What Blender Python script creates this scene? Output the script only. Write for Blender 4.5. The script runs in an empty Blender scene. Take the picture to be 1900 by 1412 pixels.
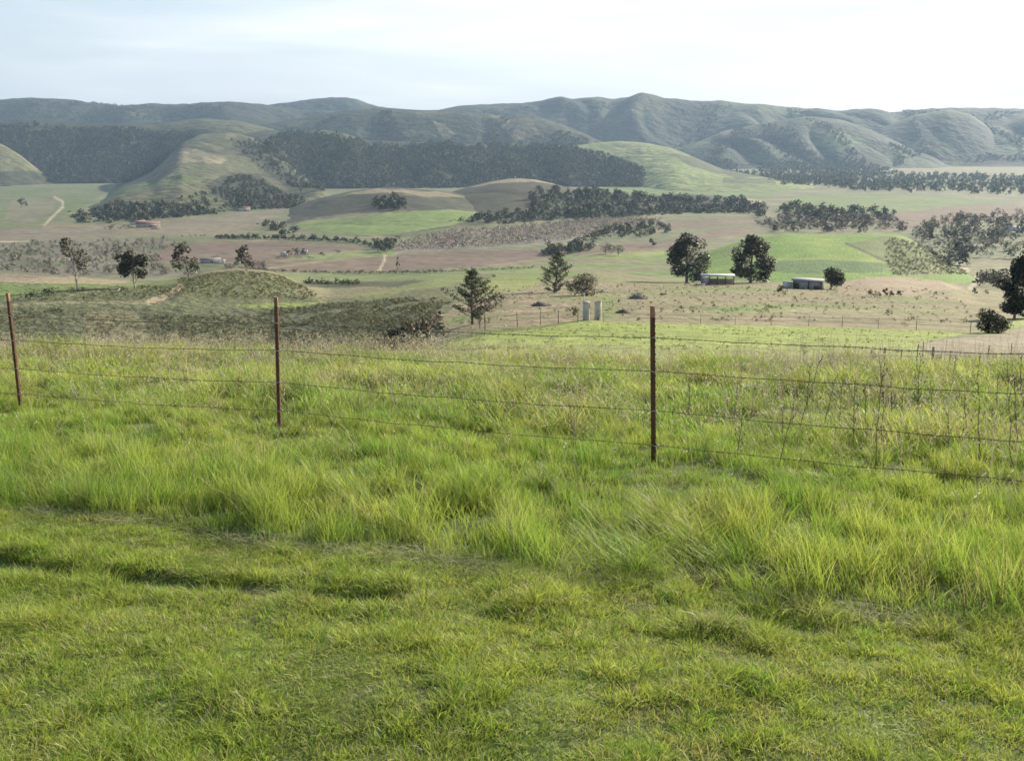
import bpy, math
import numpy as np
from math import radians
from mathutils import Vector

RNG = np.random.default_rng(7)
SC = bpy.context.scene
COL = SC.collection
CAMZ, F, CX, CY = 1.65, 1850.0, 950.0, 706.0
PITCH = radians(13.0)
CP, SP = math.cos(PITCH), math.sin(PITCH)
APEX = 15.0
SUN_AZ, SUN_EL = radians(46), radians(25)
FLOOR = -86.0


# ----------------------------------------------------------------- projection
def ray(px, py):
    px = np.asarray(px, float); py = np.asarray(py, float)
    a = (px - CX) / F; b = -(py - CY) / F
    return a, CP + SP * b, -SP + CP * b


def P(px, py, Y):
    dx, dy, dz = ray(px, py)
    s = np.asarray(Y, float) / dy
    return dx * s, dy * s, CAMZ + dz * s


def proj(x, y, z):
    z = z - CAMZ
    d = y * CP - z * SP
    up = y * SP + z * CP
    d = np.where(d < 0.05, 0.05, d)
    return CX + F * x / d, CY - F * up / d


# ----------------------------------------------------------------- noise
_perm = np.random.default_rng(3).permutation(512).astype(np.int64)
_g = np.random.default_rng(4).uniform(0, 2 * np.pi, 512)
_gx, _gy = np.cos(_g), np.sin(_g)


def noise(x, y, seed=0):
    x = np.asarray(x, float) + seed * 17.13; y = np.asarray(y, float) + seed * 9.71
    xi = np.floor(x).astype(np.int64); yi = np.floor(y).astype(np.int64)
    xf = x - xi; yf = y - yi
    u = xf * xf * xf * (xf * (xf * 6 - 15) + 10); v = yf * yf * yf * (yf * (yf * 6 - 15) + 10)

    def h(i, j):
        return _perm[(_perm[i & 511] + j) & 511]

    def gr(i, j, a, b):
        k = h(i, j)
        return _gx[k] * a + _gy[k] * b
    n00 = gr(xi, yi, xf, yf); n10 = gr(xi + 1, yi, xf - 1, yf)
    n01 = gr(xi, yi + 1, xf, yf - 1); n11 = gr(xi + 1, yi + 1, xf - 1, yf - 1)
    return 1.5 * ((n00 * (1 - u) + n10 * u) * (1 - v) + (n01 * (1 - u) + n11 * u) * v)


def fbm(x, y, octv=4, seed=0):
    r = 0; a = 1.0; t = 0
    for k in range(octv):
        r = r + a * noise(np.asarray(x) * 2 ** k, np.asarray(y) * 2 ** k, seed + k * 3)
        t += a; a *= 0.5
    return r / t * 1.3


def sstep(a, b, x):
    t = np.clip((x - a) / (b - a), 0, 1)
    return t * t * (3 - 2 * t)


# ----------------------------------------------------------------- mesh helpers
def tag(o, label=None, cat=None, group=None, kind=None):
    if label: o['label'] = label
    if cat: o['category'] = cat
    if group: o['group'] = group
    if kind: o['kind'] = kind
    return o


def mesh_obj(name, V, polys, mat, parent=None, col=None, smooth=False, normals=None):
    """polys: list of index arrays, each (n,3) or (n,4) or (n,k)."""
    V = np.asarray(V, np.float32)
    me = bpy.data.meshes.new(name)
    polys = [np.asarray(p, np.int32) for p in polys if len(p)]
    nl = sum(p.size for p in polys); npol = sum(len(p) for p in polys)
    me.vertices.add(len(V)); me.vertices.foreach_set('co', V.ravel())
    me.loops.add(nl); me.polygons.add(npol)
    me.loops.foreach_set('vertex_index', np.concatenate([p.ravel() for p in polys]))
    tot = np.concatenate([np.full(len(p), p.shape[1], np.int32) for p in polys])
    st = np.concatenate([[0], np.cumsum(tot)[:-1]]).astype(np.int32)
    me.polygons.foreach_set('loop_start', st)
    me.polygons.foreach_set('loop_total', tot)
    if smooth:
        me.polygons.foreach_set('use_smooth', np.ones(npol, bool))
    me.update(calc_edges=True)
    if col is not None:
        at = me.color_attributes.new('Col', 'FLOAT_COLOR', 'POINT')
        c = np.ones((len(V), 4), np.float32); c[:, :3] = col
        at.data.foreach_set('color', c.ravel())
    me.validate()
    if normals is not None:
        at = me.attributes.new('custom_normal', 'FLOAT_VECTOR', 'POINT')
        at.data.foreach_set('vector', np.asarray(normals, np.float32).ravel())
    if mat: me.materials.append(mat)
    o = bpy.data.objects.new(name, me)
    COL.objects.link(o)
    if parent: o.parent = parent
    return o


def empty(name, loc, rz=0.0):
    o = bpy.data.objects.new(name, None)
    o.location = loc; o.rotation_euler = (0, 0, rz)
    o.empty_display_size = 0.3
    COL.objects.link(o)
    return o


class MB:
    """collects simple shapes for one mesh"""
    def __init__(self): self.v = []; self.q = []; self.n = 0; self.c = []

    def add(self, V, polys, col=None):
        V = np.asarray(V, float)
        for p in polys:
            self.q.append(np.asarray(p, np.int64) + self.n)
        self.v.append(V); self.n += len(V)
        self.c.append(np.ones((len(V), 3)) * (0.5 if col is None else np.asarray(col)))
        return self

    def box(self, c, s, rz=0.0, taper=1.0, col=None):
        sx, sy, sz = [k / 2 for k in s]
        V = np.array([[-sx, -sy, -sz], [sx, -sy, -sz], [sx, sy, -sz], [-sx, sy, -sz],
                      [-sx * taper, -sy * taper, sz], [sx * taper, -sy * taper, sz], [sx * taper, sy * taper, sz], [-sx * taper, sy * taper, sz]])
        R = np.array([[math.cos(rz), -math.sin(rz), 0], [math.sin(rz), math.cos(rz), 0], [0, 0, 1]])
        V = V @ R.T + np.asarray(c, float)
        return self.add(V, [[[0, 3, 2, 1], [4, 5, 6, 7], [0, 1, 5, 4], [1, 2, 6, 5], [2, 3, 7, 6], [3, 0, 4, 7]]], col)

    def tube(self, pts, rad, seg=6, col=None, cap=True):
        pts = np.asarray(pts, float); n = len(pts)
        rad = np.ones(n) * rad if np.ndim(rad) == 0 else np.asarray(rad, float)
        T = np.gradient(pts, axis=0); T /= np.linalg.norm(T, axis=1)[:, None] + 1e-9
        ref = np.where(np.abs(T[:, 2:3]) > 0.9, np.array([[1., 0, 0]]), np.array([[0, 0, 1.]]))
        A = np.cross(T, ref); A /= np.linalg.norm(A, axis=1)[:, None] + 1e-9
        B = np.cross(T, A)
        th = np.linspace(0, 2 * np.pi, seg, endpoint=False)
        V = pts[:, None, :] + rad[:, None, None] * (np.cos(th)[None, :, None] * A[:, None, :] + np.sin(th)[None, :, None] * B[:, None, :])
        V = V.reshape(-1, 3)
        i = np.arange(n - 1)[:, None] * seg; j = np.arange(seg)[None, :]; k = (j + 1) % seg
        q = np.stack([i + j, i + k, i + seg + k, i + seg + j], -1).reshape(-1, 4)
        pol = [q]
        if cap:
            pol += [np.arange(seg)[None, ::-1], (np.arange(seg) + (n - 1) * seg)[None, :]]
        return self.add(V, pol, col)

    def lathe(self, prof, c, seg=24, col=None, wob=0.0):
        prof = np.asarray(prof, float); n = len(prof)
        th = np.linspace(0, 2 * np.pi, seg, endpoint=False)
        V = np.stack([prof[:, :1] * np.cos(th), prof[:, :1] * np.sin(th), np.repeat(prof[:, 1:2], seg, 1)], -1).reshape(-1, 3)
        V = V + np.asarray(c, float)
        i = np.arange(n - 1)[:, None] * seg; j = np.arange(seg)[None, :]; k = (j + 1) % seg
        q = np.stack([i + j, i + k, i + seg + k, i + seg + j], -1).reshape(-1, 4)
        return self.add(V, [q, np.arange(seg)[None, ::-1], (np.arange(seg) + (n - 1) * seg)[None, :]], col)

    def build(self, name, mat, parent=None, smooth=False, usecol=True):
        V = np.concatenate(self.v)
        by = {}
        for p in self.q: by.setdefault(p.shape[1], []).append(p)
        return mesh_obj(name, V, [np.concatenate(x) for x in by.values()], mat, parent,
                        np.concatenate(self.c) if usecol else None, smooth)


# ----------------------------------------------------------------- materials
def nt(m):
    m.use_nodes = True
    t = m.node_tree
    for n in list(t.nodes): t.nodes.remove(n)
    return t, t.nodes, t.links


def col_mat(name, rough=0.9, spec=0.15, n1=(1.0, .25), n2=(8.0, .25), bump=0.0, bscale=5.0, trans=0.0, base=None, metal=0.0, bdist=1.0):
    """colour attribute (or base colour) broken up by two scales of noise"""
    m = bpy.data.materials.new(name)
    t, N, L = nt(m)
    out = N.new('ShaderNodeOutputMaterial')
    tc = N.new('ShaderNodeTexCoord')
    if base is None:
        a = N.new('ShaderNodeVertexColor'); a.layer_name = 'Col'; src = a.outputs['Color']
    else:
        a = N.new('ShaderNodeRGB'); a.outputs[0].default_value = (*base, 1); src = a.outputs[0]
    for sc, amp in (n1, n2):
        if amp <= 0: continue
        no = N.new('ShaderNodeTexNoise'); no.inputs['Scale'].default_value = sc; no.inputs['Detail'].default_value = 4
        no.inputs['Roughness'].default_value = 0.6
        L.new(tc.outputs['Object'], no.inputs['Vector'])
        mr = N.new('ShaderNodeMapRange'); mr.inputs['From Min'].default_value = 0.3; mr.inputs['From Max'].default_value = 0.7
        mr.inputs['To Min'].default_value = 1 - amp; mr.inputs['To Max'].default_value = 1 + amp
        L.new(no.outputs['Fac'], mr.inputs['Value'])
        mx = N.new('ShaderNodeVectorMath'); mx.operation = 'SCALE'
        L.new(src, mx.inputs[0]); L.new(mr.outputs[0], mx.inputs['Scale'])
        src = mx.outputs[0]
    b = N.new('ShaderNodeBsdfPrincipled')
    b.inputs['Roughness'].default_value = rough
    b.inputs['Specular IOR Level'].default_value = spec
    b.inputs['Metallic'].default_value = metal
    L.new(src, b.inputs['Base Color'])
    if bump > 0:
        no = N.new('ShaderNodeTexNoise'); no.inputs['Scale'].default_value = bscale; no.inputs['Detail'].default_value = 5
        L.new(tc.outputs['Object'], no.inputs['Vector'])
        bp = N.new('ShaderNodeBump'); bp.inputs['Strength'].default_value = bump; bp.inputs['Distance'].default_value = bdist
        L.new(no.outputs['Fac'], bp.inputs['Height']); L.new(bp.outputs[0], b.inputs['Normal'])
    if trans > 0:
        tr = N.new('ShaderNodeBsdfTranslucent'); L.new(src, tr.inputs['Color'])
        ms = N.new('ShaderNodeMixShader'); ms.inputs[0].default_value = trans
        L.new(b.outputs[0], ms.inputs[1]); L.new(tr.outputs[0], ms.inputs[2])
        L.new(ms.outputs[0], out.inputs['Surface'])
    else:
        L.new(b.outputs[0], out.inputs['Surface'])
    return m


M = {}
M['near'] = col_mat('soil_and_turf', n1=(3, .3), n2=(30, .35), bump=.6, bscale=25, bdist=.03)
M['mid'] = col_mat('rough_slope', n1=(.06, .18), n2=(.7, .3), bump=.9, bscale=.5, bdist=1.2)
M['valley'] = col_mat('valley_land', n1=(.010, .18), n2=(.09, .26), bump=.5, bscale=.05, bdist=4)
M['hill'] = col_mat('hill_land', n1=(.006, .25), n2=(.055, .42), bump=.75, bscale=.03, bdist=14)
M['grass'] = col_mat('grass_blade', rough=.5, spec=.35, n1=(1, 0), n2=(1, 0), trans=.5)
M['straw'] = col_mat('dry_stalk', rough=.8, spec=.2, n1=(1, 0), n2=(1, 0), trans=.25)
M['leaf'] = col_mat('leaves', rough=.6, spec=.3, n1=(1, 0), n2=(1, 0), trans=.2)
M['wood'] = col_mat('woodland_leaves', rough=.8, spec=.1, n1=(1, 0), n2=(1, 0), trans=.1)
M['bark'] = col_mat('bark', n1=(2, .3), n2=(12, .3), bump=.5, bscale=10, bdist=.05)
M['rust'] = col_mat('rusty_steel', rough=.85, spec=.3, n1=(9, .35), n2=(70, .4), bump=.4, bscale=120, bdist=.003)
M['wire'] = col_mat('rusty_wire', rough=.8, spec=.3, base=(.15, .11, .085), n1=(5, .3), n2=(60, .2))
M['galv'] = col_mat('galvanised_clip', rough=.4, spec=.6, base=(.55, .53, .5), n1=(5, .1), n2=(60, .1))
M['paint'] = col_mat('weathered_surface', rough=.85, n1=(1.2, .22), n2=(7, .2), bump=.3, bscale=8, bdist=.03)
M['timber'] = col_mat('weathered_timber', n1=(1, .2), n2=(14, .35), bump=.5, bscale=20, bdist=.02)
M['roofm'] = col_mat('metal_roof', rough=.8, spec=.2, n1=(.5, .15), n2=(3, .12))


# ----------------------------------------------------------------- surfaces
def interp_smooth(xq, xs, vs, w):
    v = np.interp(xq, xs, vs)
    if w > 0:
        dx = xq[1] - xq[0]; k = max(1, int(w / dx))
        ker = np.hanning(2 * k + 3)[1:-1]; ker /= ker.sum()
        v = np.convolve(np.pad(v, k, mode='edge'), ker, 'valid')
    return v


class Surf:
    def __init__(self, tracks, umin, umax, ncol, amp=0.0, lam=(350, 800), seed=1, fine=0.0, smooth=14, noisefn=None):
        self.umin, self.umax, self.nc = umin, umax, ncol
        self.endfade = 0.0; self.fadeL = self.fadeR = True
        self.u = np.linspace(umin, umax, ncol)
        self.amp, self.lam, self.seed, self.fine, self.noisefn = amp, lam, seed, fine, noisefn
        Ys, Zs = [], []
        for tr in tracks:
            if isinstance(tr, tuple):             # (Y, z) constant
                Ys.append(np.full(ncol, float(tr[0]))); Zs.append(np.full(ncol, float(tr[1]))); continue
            a = np.array([[q[0], q[1], q[2]] for q in tr], float)
            pq = np.arange(a[0, 0], a[-1, 0] + 1, 2.0)
            py = interp_smooth(pq, a[:, 0], a[:, 1], smooth)
            Y = interp_smooth(pq, a[:, 0], a[:, 2], smooth * 2)
            x, y, z = P(pq, py, Y)
            uu = x / (y + APEX)
            Ys.append(np.interp(self.u, uu, y)); Zs.append(np.interp(self.u, uu, z))
        self.Y = np.stack(Ys, 1); self.Z = np.stack(Zs, 1)
        K = self.Y.shape[1]
        d = np.diff(self.Y, axis=1); assert d.min() > 0, ('tracks cross', d.min(), np.argwhere(d <= 0)[:3])
        s = np.diff(self.Z, axis=1) / d
        m = np.zeros_like(self.Z)
        for k in range(1, K - 1):
            a, b = s[:, k - 1], s[:, k]
            w1 = 2 * d[:, k] + d[:, k - 1]; w2 = d[:, k] + 2 * d[:, k - 1]
            with np.errstate(divide='ignore', invalid='ignore'):
                h = (w1 + w2) / (w1 / a + w2 / b)
            m[:, k] = np.where(a * b > 0, h, 0.0)
        m[:, 0] = s[:, 0]; m[:, -1] = s[:, -1]
        self.m = m; self.K = K

    def ev(self, X, Y):
        X = np.asarray(X, float); Y = np.asarray(Y, float)
        u = X / (Y + APEX)
        fc = (u - self.umin) / (self.umax - self.umin) * (self.nc - 1)
        bad = (fc < 0) | (fc > self.nc - 1)
        c0 = np.clip(np.floor(fc).astype(int), 0, self.nc - 2); ft = np.clip(fc - c0, 0, 1)
        r = 0
        outb = bad
        for c, wt in ((c0, 1 - ft), (c0 + 1, ft)):
            Yc = self.Y[c]
            k = np.zeros(c.shape, int)
            for j in range(1, self.K - 1): k = k + (Y >= Yc[..., j])
            y0 = np.take_along_axis(Yc, k[..., None], -1)[..., 0]; y1 = np.take_along_axis(Yc, k[..., None] + 1, -1)[..., 0]
            z0 = self.Z[c, k]; z1 = self.Z[c, k + 1]; m0 = self.m[c, k]; m1 = self.m[c, k + 1]
            h = y1 - y0
            t = (Y - y0) / h
            outb = outb | ((t < -1e-6) | (t > 1 + 1e-6))
            t = np.clip(t, 0, 1)
            z = (2 * t ** 3 - 3 * t ** 2 + 1) * z0 + (t ** 3 - 2 * t ** 2 + t) * h * m0 + (-2 * t ** 3 + 3 * t ** 2) * z1 + (t ** 3 - t ** 2) * h * m1
            env = np.where((k == 0) | (k == self.K - 2), np.where(self.K > 3, 1.0, 1.0), 1.0)
            # relief fades out at the crest (second-last track) and at the foot
            if self.amp:
                yf = Yc[..., 0]; ycr = Yc[..., self.K - 2]
                tt = np.clip((Y - yf) / (ycr - yf), 0, 1.6)
                ed = np.minimum(np.where(self.fadeL, fc, 1e9), np.where(self.fadeR, self.nc - 1 - fc, 1e9)) / self.nc
                e = sstep(0, .12, ed) * np.where(tt < 1, np.sin(np.pi * np.clip(tt, 0, 1)) ** .8, np.clip((tt - 1) * 2, 0, 1))
                z = z + e * self._relief(X, Y)
            r = r + wt * z
        if self.endfade:
            e = np.minimum(np.where(self.fadeL, fc, 1e9), np.where(self.fadeR, self.nc - 1 - fc, 1e9)) / self.nc
            r = r - (1 - sstep(0, .10, e)) * self.endfade
        if self.noisefn is not None: r = r + self.noisefn(X, Y)
        if self.fine:
            r = r + self.fine * fbm(X / (self.lam[0] * .12), Y / (self.lam[0] * .12), 2, self.seed + 40)
        return np.where(outb, -1e9, r)

    def _relief(self, X, Y):
        lx, ly = self.lam
        wx = X + lx * .35 * noise(X / lx, Y / lx, self.seed + 5)
        n = noise(wx / lx, Y / ly, self.seed)
        n2 = noise(wx / lx * 2.3, Y / ly * 2.0, self.seed + 9)
        self.crease = np.abs(n)
        k = .35 + .8 * sstep(-.5, .5, noise(X / (lx * 2.6), Y / (ly * 1.5), self.seed + 13))
        return k * self.amp * (1.7 * np.abs(n) + 0.6 * np.abs(n2) - .75)

    def grid(self, rows):
        """rows: sub-rows per section -> X,Y arrays (ncol, nrow)"""
        cols = []
        for k in range(self.K - 1):
            t = np.linspace(0, 1, rows[k], endpoint=False)
            y0, y1 = self.Y[:, k:k + 1], self.Y[:, k + 1:k + 2]
            if y0.min() > 5:
                cols.append(np.exp(np.log(y0) * (1 - t) + np.log(y1) * t))
            else:
                cols.append(y0 * (1 - t) + y1 * t)
        cols.append(self.Y[:, -1:])
        Y = np.concatenate(cols, 1)
        X = self.u[:, None] * (Y + APEX)
        Z = self.ev(X, np.clip(Y, self.Y[:, :1] + 1e-4, self.Y[:, -1:] - 1e-4))
        return X, Y, Z

    def hit(self, px, py, y0=2.5, y1=6000, n=500):
        px = np.atleast_1d(np.asarray(px, float)); py = np.atleast_1d(np.asarray(py, float))
        Yv = np.exp(np.linspace(math.log(y0), math.log(y1), n))
        x, y, z = P(px[:, None], py[:, None], Yv[None, :])
        g = self.ev(x, y)
        below = (z <= g) & (g > -1e8)
        i = np.argmax(below, 1); ok = below.any(1) & (i > 0)
        i = np.clip(i, 1, n - 1)
        a = np.arange(len(px))
        d0 = z[a, i - 1] - g[a, i - 1]; d1 = z[a, i] - g[a, i]
        f = np.where(d0 < 1e8, d0 / np.maximum(d0 - d1, 1e-9), 1.0); f = np.clip(f, 0, 1)
        Yh = Yv[i - 1] + f * (Yv[i] - Yv[i - 1])
        X, Y, _ = P(px, py, Yh)
        return X, Y, self.ev(X, Y), ok


def in_poly(px, py, poly):
    poly = np.asarray(poly, float)
    r = np.zeros(px.shape, bool)
    n = len(poly)
    for i in range(n):
        x0, y0 = poly[i]; x1, y1 = poly[(i + 1) % n]
        if y0 == y1: continue
        c = ((y0 > py) != (y1 > py)) & (px < (x1 - x0) * (py - y0) / (y1 - y0) + x0)
        r ^= c
    return r


def line_dist(px, py, pts):
    d = np.full(px.shape, 1e9)
    for (x0, y0), (x1, y1) in zip(pts[:-1], pts[1:]):
        vx, vy = x1 - x0, y1 - y0
        t = np.clip(((px - x0) * vx + (py - y0) * vy) / (vx * vx + vy * vy), 0, 1)
        d = np.minimum(d, np.hypot(px - x0 - t * vx, py - y0 - t * vy))
    return d


# land covers: linear albedo
C = {k: np.array(v) for k, v in dict(
    soil=(.085, .095, .038), meadow=(.17, .17, .075), pasture=(.19, .235, .06), straw=(.25, .215, .135), tan=(.178, .163, .093),
    plough=(.140, .106, .077), plough_pale=(.155, .135, .093), scrub=(.105, .112, .06), grey=(.15, .135, .105), green=(.13, .18, .055),
    dull=(.115, .13, .066), dark=(.05, .058, .032), wood=(.036, .043, .026), hillgrass=(.112, .118, .058), hillgreen=(.11, .155, .052),
    track=(.31, .27, .19), orchard=(.17, .155, .13), chap=(.043, .055, .032), shrubby=(.032, .044, .027), olive=(.12, .13, .06)).items()}


def paint(X, Y, Z, base, ops, jit=0.0, seed=11):
    px, py = proj(X, Y, Z)
    s = np.maximum(Y, 3.0)
    c = np.ones(X.shape + (3,)) * base if not isinstance(base, tuple) else None
    if c is None:                             # two covers mixed by noise at a length scale
        a, b, lam, lo, hi = base
        w = sstep(lo, hi, fbm(X / lam, Y / lam, 4, seed))
        ca, cb_ = [C[q] if isinstance(q, str) else np.array(q) for q in (a, b)]
        c = ca * (1 - w[..., None]) + cb_ * w[..., None]
    for op in ops:
        kind = op[0]
        if kind == 'poly':
            _, poly, cov, j, alpha = op
            qx, qy = px, py
            if j:
                k = s * 0.012
                qx = px + j * 1.6 * fbm(X / k.clip(1) * .5, Y / k.clip(1) * .18, 2, seed + 1); qy = py + j * .6 * fbm(X / k.clip(1) * .5, Y / k.clip(1) * .18, 2, seed + 2)
            w = in_poly(qx, qy, poly) * alpha
        elif kind == 'line':
            _, pts, cov, wd = op
            w = 1 - sstep(wd * .5, wd, line_dist(px, py, pts))
        elif kind == 'noise':
            _, cov, lx, ly, lo, hi, sd = op
            w = sstep(lo, hi, fbm(X / lx, Y / ly, 4, sd))
        elif kind == 'polynoise':
            _, poly, cov, lx, ly, lo, hi, sd = op
            w = in_poly(px, py, poly) * sstep(lo, hi, fbm(X / lx, Y / ly, 4, sd))
        cc = C[cov] if isinstance(cov, str) else np.asarray(cov)
        c = c * (1 - w[..., None]) + cc * w[..., None]
    return c, px, py


def grid_normals(X, Y, Z):
    Pm = np.stack([X, Y, Z], -1)
    du = np.gradient(Pm, axis=0); dv = np.gradient(Pm, axis=1)
    n = np.cross(du, dv); n /= np.linalg.norm(n, axis=-1)[..., None] + 1e-12
    n[n[..., 2] < 0] *= -1
    return n


def grid_faces(nc, nr):
    i = np.arange(nc - 1)[:, None] * nr; j = np.arange(nr - 1)[None, :]
    return np.stack([i + j, i + nr + j, i + nr + j + 1, i + j + 1], -1)


# ================================================================= THE GROUND SHEET
FUR = [[(-3.6, 5.35), (-2.6, 5.02), (-1.7, 4.8), (-1.0, 4.62), (-.6, 4.5)], [(.95, 4.35), (1.2, 4.22), (1.4, 4.14)]]     # mower furrows


def near_noise(X, Y):
    f = 1 - sstep(14, 60, Y)
    tr = .05 * np.exp(-(line_dist(X + .04 * noise(X * 4, Y * 4, 7), Y, FUR[0]) / .09) ** 2) if np.ndim(X) else 0
    return -tr + f * (.055 * fbm(X / 1.8, Y / 1.8, 3, 60) + .022 * fbm(X / .45, Y / .45, 2, 61))


TR = [
    (-8, .1), (0.0, -.02), (2.5, -.27), (5.0, -.54), (8.0, -.864), (11.0, -1.188), (14.0, -1.512),
    [(-600, 657, 18), (500, 657, 18), (750, 660, 18), (900, 666, 18.5), (1100, 674, 18.5), (1300, 678, 18.5), (1900, 684, 18), (2600, 684, 18)],
    [(-600, 700, 45), (650, 700, 45), (830, 668, 45), (900, 645, 45), (1100, 642, 45), (1300, 646, 42), (1900, 656, 38), (2600, 660, 38)],
    [(-600, 690, 108), (650, 690, 108), (750, 672, 90), (830, 634, 85), (900, 623, 80), (1060, 612, 85), (1300, 618, 78), (1900, 635, 66), (2600, 645, 60)],
    [(-600, 645, 175), (500, 645, 175), (700, 640, 150), (780, 636, 120), (830, 626, 115), (900, 612, 114), (1060, 599, 118), (1090, 595, 120), (1300, 602, 116),
     (1500, 605, 110), (1700, 612, 100), (1800, 617, 96), (1900, 620, 90), (2600, 630, 85)],
    [(-600, 566, 215), (0, 565, 215), (250, 562, 215), (350, 562, 215), (500, 568, 215), (600, 562, 220), (700, 555, 222), (800, 550, 225), (880, 550, 220), (940, 549, 205), (1000, 555, 190),
     (1100, 560, 178), (1300, 565, 170), (1500, 570, 165), (1900, 585, 150), (2600, 590, 150)],
    [(-600, 498, 330), (0, 503, 330), (100, 512, 325), (200, 521, 315), (270, 528, 305), (320, 520, 300), (360, 511, 300), (400, 505, 300), (440, 502, 300), (490, 505, 300), (530, 516, 300),
     (570, 532, 290), (610, 546, 280), (700, 538, 280), (800, 528, 290), (900, 527, 285), (1000, 530, 270), (1100, 525, 290), (1260, 523, 355), (1400, 521, 355), (1540, 528, 335),
     (1600, 516, 380), (1660, 513, 400), (1750, 522, 380), (1800, 545, 300), (1900, 560, 240), (2600, 560, 240)],
    [(-600, 510, 430), (0, 512, 430), (300, 532, 420), (430, 517, 420), (520, 522, 420), (600, 532, 410), (700, 522, 415), (800, 511, 450), (900, 512, 430), (1000, 506, 430), (1100, 501, 450),
     (1260, 521, 440), (1400, 522, 440), (1540, 528, 430), (1660, 522, 470), (1750, 530, 450), (1900, 540, 420), (2600, 545, 420)],
    (745, FLOOR), (1200, FLOOR - .3), (2100, FLOOR - .5),
    [(-1200, 337, 2900), (1000, 337, 2900), (1350, 337, 2900), (3300, 335, 2900)],
    [(-1200, 326, 3600), (1000, 326, 3600), (1400, 316, 3600), (3300, 312, 3600)],
    (6600, -55),
]
ground = Surf(TR, -0.92, 0.92, 941, smooth=16, noisefn=near_noise)
GX, GY, GZ = ground.grid([6, 10, 24, 24, 14, 10, 18, 14, 16, 22, 34, 46, 12, 40, 60, 60, 40, 24, 12])
near_w = 1

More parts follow.
